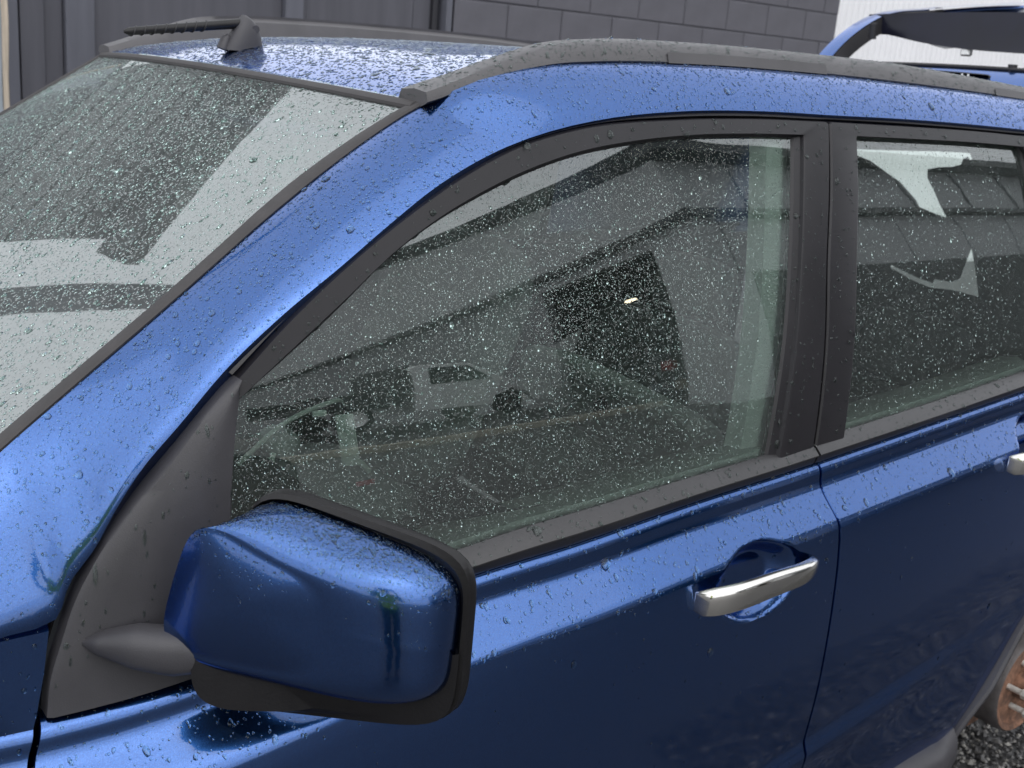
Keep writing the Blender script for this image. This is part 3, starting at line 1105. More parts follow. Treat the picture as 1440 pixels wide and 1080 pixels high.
# ---- fender and cowl side below the pillar foot
V = []
for s_ in np.linspace(0, 1, 50):
    col = []
    for y, z in door_pts(.36)[6:]:
        xe = .385 - (.30 * max(0, .91 - z) if z > .8 else .033 + .02 * (.8 - z))
        x = -.75 + (xe + .75) * s_
        b = zb(x) - zb(.36)
        col.append((x, y + float(plan(x)) - float(plan(.36)) - .02 * max(0, .3 - x) * 0, z + b * .4))
    zt = 1.010 - .10 * max(0, .2 - (-.75 + 1.15 * s_))
    x = -.75 + (.405 + .75) * s_
    up_ = [(x, -.750 + .03 * max(0, .3 - x), zt), (x - .001, -.757 + .03 * max(0, .3 - x), zt - .004), (-.75 + (.397 + .75) * s_, -.760 + .03 * max(0, .3 - x), zt - .05), (-.75 + (.388 + .75) * s_, -.764 + .03 * max(0, .3 - x), max(zt - .09, col[0][2] + .01))]
    V.append(up_ + col)
V = np.array(V)
e = V[-1] + np.array([0, .03, 0])
fen = grid('front_fender', np.concatenate([V, [e]]), 'paint', car, sharp=30)
both(fen)
# bonnet
V = np.array([[(x, y, .99 - .16 * ((.18 - x) / 1.) ** 1.6 + .055 * (1 - (y / .74) ** 2) - .02 * 0) for y in np.linspace(-.72, .72, 25)] for x in np.linspace(.12, -.75, 20)])
grid('bonnet', V, 'paint', car)

# ---- window frames, glass and mouldings
FO = np.array([(.608, 1.249), (.663, 1.300), (.76, 1.374), (.831, 1.419), (.9, 1.457), (.991, 1.496), (1.087, 1.520), (1.274, 1.539), (1.43, 1.5455), (1.5885, 1.547)])
FI = np.array([(.575, 1.196), (.604, 1.219), (.73, 1.312), (.807, 1.372), (.86, 1.403), (.93, 1.435), (1.004, 1.463), (1.081, 1.485), (1.163, 1.500), (1.268, 1.512), (1.39, 1.518), (1.510, 1.520)])
FB = np.array([(1.5935, 1.544), (1.572, 1.45), (1.551, 1.352), (1.537, 1.213), (1.524, 1.098), (1.5185, 1.05)])
GB = np.array([(1.510, 1.5195), (1.492, 1.44), (1.475, 1.354), (1.451, 1.22), (1.430, 1.117), (1.417, 1.05)])


def to3(P, off=0.):
    P = np.asarray(P, float)
    return np.stack([P[:, 0], G(P[:, 0], P[:, 1]) + off, P[:, 1]], 1)


def frame_band(name, O, I, parent, mat='frame', step=.2):
    """window frame between outer and inner outline: flat face, then a step down to the glass"""
    n = len(O)
    L = []
    for t, off in ((0, .022), (0, .003), (.03, 0.), (1 - step - .05, -.001), (1 - step, .0005), (1 - step + .02, .006), (.96, .009), (1., .013), (1.0, .02)):
        P = O * (1 - t) + I * t
        L.append(to3(P, off))
    return grid(name, np.stack(L, 1), mat, parent, sharp=25)


O1 = np.vstack([spl(FO, 60), spl(FB, 40)])
I1 = np.vstack([spl(FI[1:], 60), spl(GB, 40)])
ff = frame_band('window_frame', O1, I1, fd)
# seal in the gap between pillar and door frame
Dz = D[8:, [0, 2]]
sO = np.vstack([D[9:20, [0, 2]], ])
sO = spl(np.array(sO), 60)
sI = spl(np.vstack([FO, [(1.60, 1.5475)]]), 60)
grid('door_seal', np.stack([to3(sO, .012), to3(sO * .7 + sI * .3, .006), to3(sO * .35 + sI * .65, .0045), to3(sO * .1 + sI * .9, .010), to3(sI, .018)], 1), 'rubber', fd)
sO = spl(D[19:22, [0, 2]], 30)
sI = spl(np.array([(1.60, 1.5475), (1.80, 1.5475), (2.20, 1.541)]), 30)
grid('door_seal', np.stack([to3(sO, .012), to3(sO * .7 + sI * .3, .006), to3(sO * .35 + sI * .65, .0045), to3(sO * .1 + sI * .9, .010), to3(sI, .018)], 1), 'rubber', rd)
# gap beside the sail panel
sO = spl(np.vstack([[(.368, .875), (.388, .924), (.396, .96)], D[3:10, [0, 2]]]), 40)
SLc = np.array([(.380, .875), (.393, .911), (.397, .951), (.409, .99), (.427, 1.039), (.451, 1.081), (.481, 1.122), (.527, 1.174), (.569, 1.222), (.606, 1.252)])
sI = spl(SLc, 40)
grid('door_seal', np.stack([to3(sO, .02), to3(sO * .6 + sI * .4, .014), to3(sI, .02)], 1), 'rubber', fd)


def pane(name, xs, zlo, zhi, parent, mat='glass', off=.013):
    V = []
    for x in xs:
        V.append([(x, float(G(x, z)) + off, z) for z in np.linspace(zlo(x), zhi(x), 26)])
    return grid(name, np.array(V), mat, parent)


ftop = H1(FI[:, 0], FI[:, 1])
# the rear edge of the pane leans with the pillar: shear by height
V = []
for s_ in np.linspace(0, 1, 50):
    x0 = .578 + s_ * (1.530 - .578)
    z1 = ftop(min(x0, 1.51)) + .010
    col = []
    z_lo = zb(x0) + .0
    for t in np.linspace(0, 1, 30):
        z = z_lo + (z1 - z_lo) * t
        x = x0 - s_ ** 3 * .095 * (1 - t)
        col.append((x, float(G(x, z)) + .013, z))
    V.append(col)
fg = grid('window_glass', np.array(V), 'glass', fd)

# rear door frame and glass
RO = np.vstack([spl(np.array([(1.5225, 1.05), (1.529, 1.098), (1.542, 1.213), (1.556, 1.352), (1.577, 1.45), (1.5965, 1.544)]), 30), spl(np.array([(1.601, 1.547), (1.8, 1.5465), (2.0, 1.545), (2.20, 1.540)]), 40),
                spl(np.array([(2.245, 1.52), (2.262, 1.40), (2.275, 1.25), (2.28, 1.08)]), 30)])
RI = np.vstack([spl(np.array([(1.5965, 1.05), (1.600, 1.085), (1.6175, 1.242), (1.629, 1.349), (1.646, 1.44), (1.661, 1.5245)]), 30), spl(np.array([(1.663, 1.526), (1.8, 1.5255), (2.0, 1.524), (2.165, 1.520)]), 40),
                spl(np.array([(2.172, 1.508), (2.188, 1.40), (2.198, 1.25), (2.20, 1.08)]), 30)])
frame_band('window_frame', RO, RI, rd, step=.06)
V = []
for s_ in np.linspace(0, 1, 30):
    x0 = 1.625 + s_ * (2.215 - 1.625)
    col = []
    for t in np.linspace(0, 1, 26):
        z = zb(x0) + (1.534 - zb(x0)) * t
        x = x0 + (1 - s_) * (.03 * t - .035 * (1 - t))
        col.append((x, float(G(x, z)) + .013, z))
    V.append(col)
rg = grid('window_glass', np.array(V), 'glass', rd)
# quarter panel behind the rear door, down to the wheel opening
V = []
for x in np.linspace(2.262, 3.2, 44):
    z1 = herm(D[:, 0], D[:, 2], [x])[0]
    b = zb(x)
    zcut = float(np.interp(x, ARC[:, 0], ARC[:, 1])) + .002 if x < 3.06 else .34
    sec_ = np.array([q for q in door_pts(x)[6:]])
    keep_ = sec_[sec_[:, 1] > zcut]
    end_ = np.array([[np.interp(-zcut, -sec_[:, 1], sec_[:, 0]), zcut]])
    lowp = np.vstack([keep_, end_])
    cl = np.concatenate([[0], np.cumsum(np.linalg.norm(np.diff(lowp, axis=0), axis=1))])
    tq = np.concatenate([np.linspace(0, min(.16, cl[-1] * .5), 26, endpoint=False), np.linspace(min(.16, cl[-1] * .5), cl[-1], 16)])
    V.append([(x, float(G(x, z)), z) for z in np.linspace(z1, b - .012, 10)] + [(x, np.interp(t_, cl, lowp[:, 0]), np.interp(t_, cl, lowp[:, 1])) for t_ in tq])
V = np.array(V)
qp = grid('quarter_panel', V, 'paint', car)
both(qp)
V = np.array([[(x, float(G(x, z)) - .002, z) for z in np.linspace(zb(x) + .07, 1.50 - .12 * max(0, x - 2.9), 10)] for x in np.linspace(2.32, 3.02, 12)])
qg = grid('quarter_window', V, 'uteglass', car)

# belt mouldings
bt = H1([.5, .878, .965, 1.086, 1.239, 1.517, 2.136, 2.3], [.958, 1.012, 1.024, 1.035, 1.049, 1.069, 1.114, 1.126])
def moulding(x0, x1, par):
    V = []
    for x in np.linspace(x0, x1, 40):
        a, c = bt(x), zb(x)
        h_ = a - c
        y_ = float(G(x, a))
        V.append([(x, y_ + .0145, a - .006), (x, y_ + .0135, a + .001), (x, y_ + .010, a + .002), (x, y_ - .003, a - .16 * h_), (x, y_ - .0105, a - .38 * h_), (x, y_ - .0125, a - .44 * h_), (x, y_ - .0125, a - .50 * h_),
                  (x, y_ - .0075, a - .56 * h_), (x, y_ - .0055, a - .9 * h_), (x, y_ - .003, a - 1.0 * h_), (x, y_ + .012, a - 1.02 * h_)])
    V = np.array(V)
    e0, e1 = V[0].copy(), V[-1].copy()
    e0[:, 1] = e0[:, 1].max()
    e1[:, 1] = e1[:, 1].max()
    return grid('belt_moulding', np.concatenate([[e0], V, [e1]]), 'belt', par, sharp=30)
bm1 = moulding(.60, 1.5195, fd)
bm2 = moulding(1.5245, 2.25, rd)
# narrow inner wipe strip showing behind the pane
for par, a, b_ in ((fd, .62, 1.50), (rd, 1.58, 2.2)):
    V = np.array([[(x, float(G(x, bt(x))) + .022, bt(x) - .01), (x, float(G(x, bt(x))) + .024, bt(x) + .006), (x, float(G(x, bt(x))) + .050, bt(x) + .012), (x, float(G(x, bt(x))) + .085, bt(x) + .004), (x, float(G(x, bt(x))) + .095, bt(x) - .06)] for x in np.linspace(a, b_, 20)])
    grid('door_top_trim', V, 'trim', par)

# far side twins of the frames and panes
for o in (ff, fg, bm1):
    c = both(o)
    c.parent = far_skin
    c.scale = (1, 1, 1)
for o in [q for q in rd.children if q.name.startswith(('window_frame', 'window_glass', 'belt_moulding'))]:
    c = o.copy()
    COL.objects.link(c)
    c.parent = far_skin2

# ---- sail panel and wing mirror
n = 40
SLf = spl(np.array([(.397, .913), (.402, .951), (.414, .99), (.432, 1.039), (.456, 1.081), (.486, 1.121), (.532, 1.172), (.573, 1.219), (.600, 1.245), (.607, 1.2505)]), n)
SRf = spl(np.array([(.575, .932), (.583, 1.0), (.590, 1.075), (.594, 1.138), (.600, 1.19), (.607, 1.235), (.609, 1.2495)]), n)
V = []
for i in range(n):
    col = []
    for t in (0, 0, .03, .2, .4, .6, .8, .97, 1, 1):
        p = SLf[i] * (1 - t) + SRf[i] * t
        col.append((p[0], float(G(*p)) - .004 - .006 * math.sin(math.pi * t), p[1]))
    col[0] = (col[1][0], col[1][1] + .025, col[1][2])
    col[1] = (col[1][0], col[1][1] + .003, col[1][2])
    col[-1] = (col[-2][0], col[-2][1] + .025, col[-2][2])
    col[-2] = (col[-2][0], col[-2][1] + .003, col[-2][2])
    V.append(col)
V = np.array(V)
lo = V[0] + np.array([0, .02, -.001])
sail = grid('sail_panel', np.concatenate([[lo], V]), 'grey', fd)

# mirror: black housing round the opening plane, painted shell in front of it
MP, ME = np.array([.73, -1.02, 0.]), np.array([-.585, .81, 0.])
def mpt(s_, z):
    return MP + ME * s_ + np.array([0, 0, z])
na = 96
angs = np.linspace(0, 2 * np.pi, na, endpoint=False)
def quad_ring(q, pu=5., pv=5.):
    """rounded quad through corners q = (inner top, outer top, outer bottom, inner bottom)"""
    A_, B_, C_, D_ = (np.array(c, float) for c in q)
    out = []
    for a in angs:
        c, s = math.cos(a), math.sin(a)
        n_ = (abs(c) ** pu + abs(s) ** pv) ** (-1 / ((pu + pv) / 2))
        u1, v1 = (c * n_ + 1) / 2, (s * n_ + 1) / 2
        out.append(D_ * (1 - u1) * (1 - v1) + C_ * u1 * (1 - v1) + B_ * u1 * v1 + A_ * (1 - u1) * v1)
    return np.array(out)
HQ = [mpt(.232, 1.170), mpt(-.007, 1.134), mpt(-.006, .944), mpt(.285, .908)]
SQ = [mpt(.2291, 1.162), mpt(.0015, 1.1181), mpt(.0043, .9684), mpt(.300, .9651)]
cen = sum(SQ) / 4
NQ = [np.array([.500, -.852, 1.082]), np.array([.612, -.972, 1.062])]
H0, S0, S1 = quad_ring(HQ, 6., 6.), quad_ring(SQ, 5., 5.), quad_ring(SQ, 4.5, 4.5)
fx = np.array([-.81, -.585, 0.])
NC = cen + fx * .0708 + ME * .0714 + np.array([0, 0, .0153])
N0 = NC + (S1 - cen) * np.array([.616, .616, .8436]) + np.array([0, 0, 1.]) * (-.0232 * ((S1 - cen) @ ME))[:, None]
top_w = np.maximum(0, np.sin(angs)) ** .8
out_w = np.clip((.30 - ((S1 - MP) @ ME)) / .30, 0, 1)
N0[:, 2] -= .030 * top_w * (.25 + .75 * out_w)
PW = (2.45 - .5 * top_w)[:, None]
def prof_ring(R_, N_, t):
    dv = N_ - R_
    dep = dv @ fx
    lat = dv - dep[:, None] * fx
    th = math.pi / 2 * t
    return R_ + dep[:, None] * fx * math.sin(th) ** (2 / PW) + lat * (1 - max(0, math.cos(th)) ** (2 / PW))
V = [S0 + (S0 - cen) * -.02 + np.array([.004, 0, 0])]
V += [prof_ring(S0, N0, t) for t in np.concatenate([[0, .004, .012, .025, .045, .075], np.linspace(.11, .92, 26), [.95, .975]])]
for k_ in np.linspace(1, .03, 14):
    V.append(NC + (N0 - NC) * k_ + fx * .009 * (1 - k_ ** 2))
msh_V = np.array(V)
# housing: lip proud of the shell, rolling round to the rear
hin = S0 + (S0 - cen) * .004
Nb = quad_ring([NQ[0] + np.array([.03, 0, .0]), NQ[1] + np.array([.04, 0, 0]), np.array([.63, -.955, .955]), np.array([.510, -.845, .935])], 3.2, 3.2)
f1 = np.array([prof_ring(H0, Nb, t) for t in (.20, .10, .03)])
HV = np.concatenate([[S0 + (S0 - cen) * -.03 + np.array([-.012, 0, 0])], [S0 + (S0 - cen) * .006 + np.array([-.004, -.001, 0])], [(S0 * .35 + f1[0] * .65)], [f1[1]], [f1[2]], [H0 + np.array([.004, 0, 0])], [H0 * .97 + H0.mean(0) * .03 + np.array([.010, .0, 0])], [H0 * .9 + H0.mean(0) * .1 + np.array([.008, 0, 0])]])
mirror = grid('wing_mirror', HV, 'black', car, cv=True)
msh = grid('mirror_shell', msh_V, 'paint', mirror, cv=True, caps=True)
HC_ = H0.mean(0)
grid('mirror_glass', np.array([HC_ + (H0 - HC_) * g_ + np.array([.010, 0, 0]) for g_ in (.93, .5, .02)]), 'chrome', mirror, cv=True)
# underside of the housing, closing it below the shell
ub = [q for q in range(na) if math.sin(angs[q]) < -.05]
Vu = np.array([[S0[q] + (S0[q] - cen) * -.05 + np.array([-.002, 0, 0]), f1[0][q], H0[q] * .55 + Nb[q] * .45 + np.array([0, 0, -.004]), Nb[q] + np.array([0, 0, -.004]), Nb.mean(0) + np.array([0, 0, -.03])] for q in ub])
grid('housing_underside', Vu, 'black', mirror)
# arm / fairing from the sail panel
path = spl(np.array([(.434, -.766, .990), (.452, -.780, .991), (.475, -.798, .991), (.500, -.816, .989), (.535, -.832, .985)]), 30)
tt = np.linspace(0, 1, 30)
rr = np.stack([np.interp(tt, [0, .15, .45, .8, 1], [.003, .014, .022, .024, .022]), np.interp(tt, [0, .15, .45, .8, 1], [.003, .012, .022, .025, .020])], 1)
grid('mirror_arm', tube(path, rr, 24, sq=.8), 'grey', mirror, cv=True, caps=True)

# ---- door handles
def handle(cx, cz, par, hl=.127):
    V = []
    for t in np.linspace(-1, 1, 40):
        x = cx + t * hl
        zc_ = cz + .006 * t + .010 * (1 - t * t) - .004
        h_ = (.0188 - .0035 * t) * (1 - .25 * abs(t) ** 10)
        yd = float(yb(x)) - .066 - .027 * (1 - abs(t) ** 3.2) - .006
        dd = .013
        pro = [(0, 1.0), (-.35, 1.0), (-.75, .93), (-1, .72), (-1.04, .3), (-1.0, -.4), (-.8, -.85), (-.4, -1.), (0, -1.)]
        col = [(x, yd + dd * (a + .2), zc_ + h_ * b_) for a, b_ in pro]
        V.append(col)
    V = np.array(V)
    for e_ in (0, -1):
        V[e_, :, 1] = V[e_, :, 1] * .2 + (V[e_, :, 1].max() + .006) * .8
        m_ = V[e_].mean(0)
        V[e_] = m_ + (V[e_] - m_) * .85
    h = grid('door_handle', V, 'chrome', par, cv=True, caps=True, flip=True)
    # dark gasket round the handle ends
    V2 = np.array([[(cx + hl * 1.02 * math.cos(a) if abs(math.cos(a)) > .86 else cx + hl * 1.02 * math.cos(a), float(yb(cx)) - .0655 + o_, cz + .006 * math.cos(a) + .026 * r_ * math.sin(a)) for a in np.linspace(0, 2 * np.pi, 40, endpoint=False)] for r_, o_ in ((1, 0), )])
    return h
handle(1.340, .914, fd, .121)
handle(2.13, .994, rd)

# ---- sill cladding and wheel-arch lip
def yfoot(x):
    return float(yb(x)) - .05
V = []
for x in np.linspace(.3, 2.045, 70):
    k1 = max(0, min(1, (x - 1.60) / .30)) ** 1.5 * max(0, min(1, (2.04 - x) / .07))
    bulge = .004 + .020 * k1
    zt = .398 + .012 * k1 + .02 * max(0, (x - 1.98) / .06) ** 2
    y_ = yfoot(x)
    V.append([(x, y_ + .03, zt + .006), (x, y_ - .004, zt + .004), (x, y_ - bulge - .004, zt - .004), (x, y_ - bulge - .012, zt - .014), (x, y_ - bulge - .018, zt - .05), (x, y_ - bulge + .01, zt - .11), (x, y_ + .06, zt - .14)])
grid('sill_cladding', np.array(V), 'grey', car)
A_ = spl(ARC, 80)
Tn = np.gradient(A_, axis=0)
Tn /= np.linalg.norm(Tn, axis=1)[:, None]
Nr = np.stack([-Tn[:, 1], Tn[:, 0]], 1)               # away from the opening
V = []
for (x, z), n_ in zip(A_, Nr):
    yb_ = float(yb(min(x, 2.7))) - .066 + .030 * max(0, min(1, (.50 - z) / .16))
    V.append([(x + n_[0] * o_, yb_ + d_, z + n_[1] * o_) for o_, d_ in ((.003, .010), (.002, -.004), (-.004, -.008), (-.014, -.006), (-.018, .004), (-.02, .06))])
grid('arch_lip', np.array(V), 'grey', car)
V = np.array([[(2.60 + .41 * math.cos(a), y, .33 + .41 * math.sin(a)) for y in (-.70, -.55, -.42)] for a in np.linspace(math.radians(200), math.radians(-20), 30)])
grid('wheel_housing', V, 'dark', car)
V = np.array([[(2.60 + r_ * math.cos(a), -.43, .33 + r_ * math.sin(a)) for r_ in (.0, .42)] for a in np.linspace(math.radians(200), math.radians(-20), 30)])
grid('wheel_housing', V, 'dark', car)

# ---- bare rear hub: disc bell, rotor, hub face, studs and nuts
hub = empty('rear_hub', (0, 0, 0))
hub.parent = car
HC = np.array([2.600, 0, .285])
def lathe(prof, mat, name, par, n=48, c=HC):
    V = np.array([[(c[0] + r * math.cos(a), y, c[2] + r * math.sin(a)) for a in np.linspace(0, 2 * np.pi, n, endpoint=False)] for r, y in prof])
    return grid(name, V, mat, par, cv=True)
bell = lathe([(.122, -.620), (.122, -.722), (.120, -.740), (.116, -.745)], 'castiron', 'brake_bell', hub)
lathe([(.116, -.745), (.112, -.7455), (.104, -.742), (.101, -.732), (.035, -.732)], 'rust', 'hub_face', hub)
lathe([(.172, -.600), (.172, -.632), (.168, -.636), (.122, -.637)], 'rust', 'brake_rotor', hub)
lathe([(.036, -.732), (.036, -.752), (.033, -.759), (.022, -.761), (.018, -.755), (0, -.755)], 'rust', 'hub_centre', hub)
for q in range(5):
    a = math.radians(100 + 72 * q)
    c = HC + np.array([.0572 * math.cos(a), 0, .0572 * math.sin(a)])
    V = tube([c + np.array([0, y, 0]) for y in (-.730, -.750, -.785)], [.0072, .0072, .0068], 10, upv=(0, 0, 1))
    st = grid('wheel_stud', V, 'zinc', hub, cv=True, caps=True)
    V = tube([c + np.array([0, y, 0]) for y in (-.766, -.768, -.790, -.794)], [.0105, .0125, .0125, .009], 6, upv=(0, 0, 1))
    grid('wheel_nut', V, 'zinc', st, cv=True, caps=True, smooth=False)
V = tube([(2.22, -.58, .30), (2.4, -.60, .25), (2.62, -.58, .24)], .035, 12)
grid('trailing_arm', V, 'rust', hub, cv=True, caps=True)
V = tube([(2.70, -.62, .30), (2.72, -.60, .45), (2.74, -.58, .62)], .045, 14)
grid('spring_strut', V, 'castiron', hub, cv=True, caps=True)
cal = box('brake_caliper', 2.72, 2.80, -.66, -.54, .26, .42, 'castiron', hub, c=.012)

# ---- raised tailgate (its glass taken out) and the rear opening
def band(name, A, B, mat, par, th=(0, 0, -.02)):
    A, B = np.asarray(A, float), np.asarray(B, float)
    th = np.asarray(th, float)
    V = np.stack([A, A * .9 + B * .1 + np.array([0, 0, .004]), A * .5 + B * .5 + np.array([0, 0, .006]), A * .1 + B * .9 + np.array([0, 0, .004]), B, B + th, A + th], 1)
    return grid(name, V, mat, par, cv=True, caps=True)
tgt = empty('tailgate', (0, 0, 0))
tgt.parent = car
pf = np.array([(3.10, 1.60), (3.16, 1.655), (3.25, 1.725), (3.36, 1.785), (3.50, 1.838), (3.78, 1.883), (4.10, 1.928), (4.40, 1.962)])
pu = spl(pf, 40)
for s in (1, -1):
    # outer skin edge of the arm, and its inner return
    yo = np.interp(pu[:, 0], [3.1, 3.5, 4.4], [.60, .66, .68]) * s
    A = np.stack([pu[:, 0], yo, pu[:, 1]], 1)
    nv_ = np.stack([-np.gradient(pu[:, 1]), np.gradient(pu[:, 0])], 1)
    nv_ /= np.linalg.norm(nv_, axis=1)[:, None]
    sel = slice(0, 24)
    B = A.copy()
    B[:, 1] -= s * .055
    C_ = A.copy()
    C_[:, 0] -= nv_[:, 0] * .045
    C_[:, 2] -= nv_[:, 1] * .045
    C_[:, 1] -= s * .015
    V = np.stack([C_[sel], A[sel] + np.array([0, s * .004, 0]) * 0 - np.array([nv_[:, 0][sel] * .015, 0 * nv_[:, 0][sel], nv_[:, 1][sel] * .015]).T, A[sel], (A[sel] + B[sel]) / 2 + np.array([0, 0, .004]), B[sel]], 1)
    arm = grid('tailgate_arm', V, 'paint', tgt, flip=(s < 0))
    D_ = C_.copy()
    D_[:, 1] -= s * .05
    V = np.stack([C_[sel], D_[sel] - np.array([0, 0, .006]), B[sel] - np.array([0, 0, .004])], 1)
    grid('arm_inner_seal', V, 'rubber', arm)
# panel: top skin and dark inner pressing
yv = np.linspace(-.66, .66, 31)
V = []
for x, z in pu[22:]:
    V.append([(x, y, z + .02 * (1 - (y / .66) ** 2)) for y in yv])
V = np.array(V)
skin = grid('tailgate_skin', V, 'paint', tgt)
V = []
for i, s_ in enumerate(np.linspace(0, 1, 26)):
    x = 3.50 + s_ * .9
    zu = 1.838 + (1.962 - 1.838) * s_ - .070
    row = []
    for y in yv:
        rib = .018 * (math.exp(-((s_ - .12) / .05) ** 2) + .8 * math.exp(-((s_ - .45) / .08) ** 2)) + .012 * math.exp(-((abs(y) - .36) / .05) ** 2)
        edge = .052 * abs(y / .66) ** 5
        row.append((x - .02 * (1 - s_) * (1 - (y / .66) ** 2), y * .985, zu - rib + edge - .02 * math.exp(-(s_ / .05) ** 2) * (1 - (y / .66) ** 4)))
    V.append(row)
inner = grid('inner_pressing', np.array(V), 'pressing', tgt, flip=True)
V = np.array([[(3.49, y, 1.838 + .02 * (1 - (y / .66) ** 2)), (3.48, y * .985, 1.80), (3.478, y * .985, 1.775), (3.485 - .02 * (1 - (y / .66) ** 2), y * .985, 1.738 + .06 * abs(y / .66) ** 3)] for y in yv])
grid('window_ledge', V, 'pressing', tgt)
V = tube(np.stack([pu[14:, 0], np.full(26, .645), pu[14:, 1] - .020], 1), .011, 10)
grid('skin_flange', V, 'paint', tgt, cv=True, caps=True)
for y_, x_ in ((.28, 3.50), (.02, 3.49)):
    v, f = box_geo(x_ - .012, x_ + .014, y_ - .016, y_ + .016, 1.722, 1.760, .005)
    mk('latch_clip', v, f, 'steel' if y_ > -.01 else 'white', tgt, smooth=False)
for y_ in (.52, -.0, -.52):
    V = tube([(3.33 if y_ else 3.30, y_, 1.80 if y_ else 1.70), (3.335 if y_ else 3.30, y_, 1.752 if y_ else 1.672)], .013, 12, upv=(0, 1, 0))
    grid('rubber_stop', V, 'rubber', tgt, cv=True, caps=True)
# top rail with the slot of the high brake light
V = []
for y in np.linspace(-.58, .58, 30):
    zr_ = 1.668 + .014 * (1 - (y / .58) ** 2)
    V.append([(3.20, y, zr_ - .055), (3.235, y, zr_ - .03), (3.275, y, zr_ - .006), (3.29, y, zr_), (3.31, y, zr_ + .002), (3.325, y, zr_ - .01), (3.31, y, zr_ - .06)])
tr_ = grid('top_rail', np.array(V), 'paint', tgt, flip=True)
V = tube([(3.292, y, 1.672 + .014 * (1 - (y / .58) ** 2)) for y in np.linspace(-.575, .575, 20)], .006, 8)
grid('rail_seal', V, 'rubber', tr_, cv=True, caps=True)
sl = []
for a in np.linspace(0, 2 * np.pi, 40, endpoint=False):
    cy_, cz_ = math.cos(a), math.sin(a)
    yy_ = .13 * np.sign(cy_) * min(1, abs(cy_) * 1.6) + .012 * cy_ + .17
    sl.append((3.252 - .012 * cz_ * 0, yy_, 1.660 + .0085 * cz_))
sl = np.array(sl)
cc = sl.mean(0)
V = np.array([sl + np.array([-.012, 0, .0]), cc + (sl - cc) * np.array([1, .985, .75]) + np.array([-.014, 0, 0]), cc + (sl - cc) * np.array([1, .97, .6]) + np.array([.01, 0, 0]), cc + (sl - cc) * .02 + np.array([.01, 0, 0])])
grid('brake_light_slot', V, 'rubber', tr_, cv=True)
for y_ in (.115, .095, .245):
    V = tube([(3.243, y_, 1.661), (3.236, y_, 1.661)], .0038, 8, upv=(0, 0, 1))
    grid('screw', V, 'steel', tr_, cv=True, caps=True)

# ---- rear opening: pillars, header, and an added dark sheet masking the bright wall
for s in (1, -1):
    V = np.array([[(3.10, s * .64, z), (3.2, s * .63, z), (3.22, s * .54, z), (3.12, s * .52, z)] for z in np.linspace(.7, 1.53, 8)])
    grid('rear_pillar', V, 'trim', car, cv=True)
box('opening_header', 3.08, 3.2, -.56, .56, 1.45, 1.54, 'trim', car, c=.01)
hole1 = [(.403, 1.412), (.30, 1.421), (.2, 1.430), (.1, 1.44), (.0, 1.447), (-.012, 1.43), (-.004, 1.427), (.004, 1.436), (.016, 1.43), (.02, 1.412), (.045, 1.402), (.09, 1.395), (.125, 1.385), (.12, 1.36), (.09, 1.325), (.06, 1.285), (.033, 1.255), (.08, 1.262), (.13, 1.272), (.145, 1.29), (.21, 1.335), (.27, 1.36), (.33, 1.385), (.403, 1.40)]
hole2 = [(.19, 1.085), (.10, 1.066), (.04, 1.058), (.035, 1.072), (-.02, 1.074), (-.045, 1.09), (-.062, 1.185), (-.09, 1.12), (-.115, 1.05), (-.03, 1.052), (.045, 1.044), (.10, 1.052), (.19, 1.075)]
outer = [(-.56, .70), (.56, .70), (.56, 1.47), (-.56, 1.47)]
loops = [[Vector((y, z, 0)) for y, z in L] for L in (outer, hole1, hole2)]
tri = tessellate_polygon(loops)
flat = [p for L in loops for p in L]
nf = len(flat)
vv = [(3.165, p.x, p.y) for p in flat] + [(3.168, p.x, p.y) for p in flat]
fcs = [tuple(t) for t in tri] + [tuple(i + nf for i in reversed(t)) for t in tri]
mk('opening_mask', vv, fcs, 'film', car, smooth=False)  # added sheet: blocks the bright wall, its holes shape the pale patches

# ---- cabin
def cushion(name, c, ux, uy, uz, sx, sy, sz, mat, par, pw=4.):
    """rounded block (superquadric)"""
    c, ux, uy, uz = (np.array(q, float) for q in (c, ux, uy, uz))
    ux, uy, uz = ux / np.linalg.norm(ux), uy / np.linalg.norm(uy), uz / np.linalg.norm(uz)
    V = []
    e = 2 / pw
    sg = lambda q: np.sign(q) * abs(q) ** e
    for t in np.linspace(-math.pi / 2, math.pi / 2, 17):
        V.append([c + ux * sx * sg(math.cos(t)) * sg(math.cos(p)) + uy * sy * sg(math.cos(t)) * sg(math.sin(p)) + uz * sz * sg(math.sin(t)) for p in np.linspace(0, 2 * np.pi, 28, endpoint=False)])
    return grid(name, np.array(V), mat, par, cv=True)
cab = empty('cabin_interior', (0, 0, 0))
cab.parent = car
box('floor_pan', .35, 2.0, -.78, .78, .30, .36, 'carpet', cab)
box('boot_floor', 2.0, 3.1, -.42, .42, .48, .54, 'carpet', cab)
# dashboard: rounded top, stripped face
V = []
for y in np.linspace(-.70, .70, 40):
    hood = .05 * math.exp(-((y - .36) / .17) ** 4)
    V.append([(.12, y, 1.0), (.35, y, 1.035), (.58, y, 1.05 + hood * .6), (.74, y, 1.045 + hood), (.80, y, 1.02 + hood), (.815, y, .98 + hood * .5), (.79, y, .93), (.76, y, .80), (.70, y, .62), (.62, y, .45)])
grid('dashboard', np.array(V), 'dash', cab)
for y0 in (-.45, .0, .45):
    V = tube([(.802, y0 - .05, .965), (.802, y0 + .05, .965)], [[.03, .02], [.03, .02]], 16)
    grid('air_vent', V, 'rubber', cab, cv=True, caps=True)
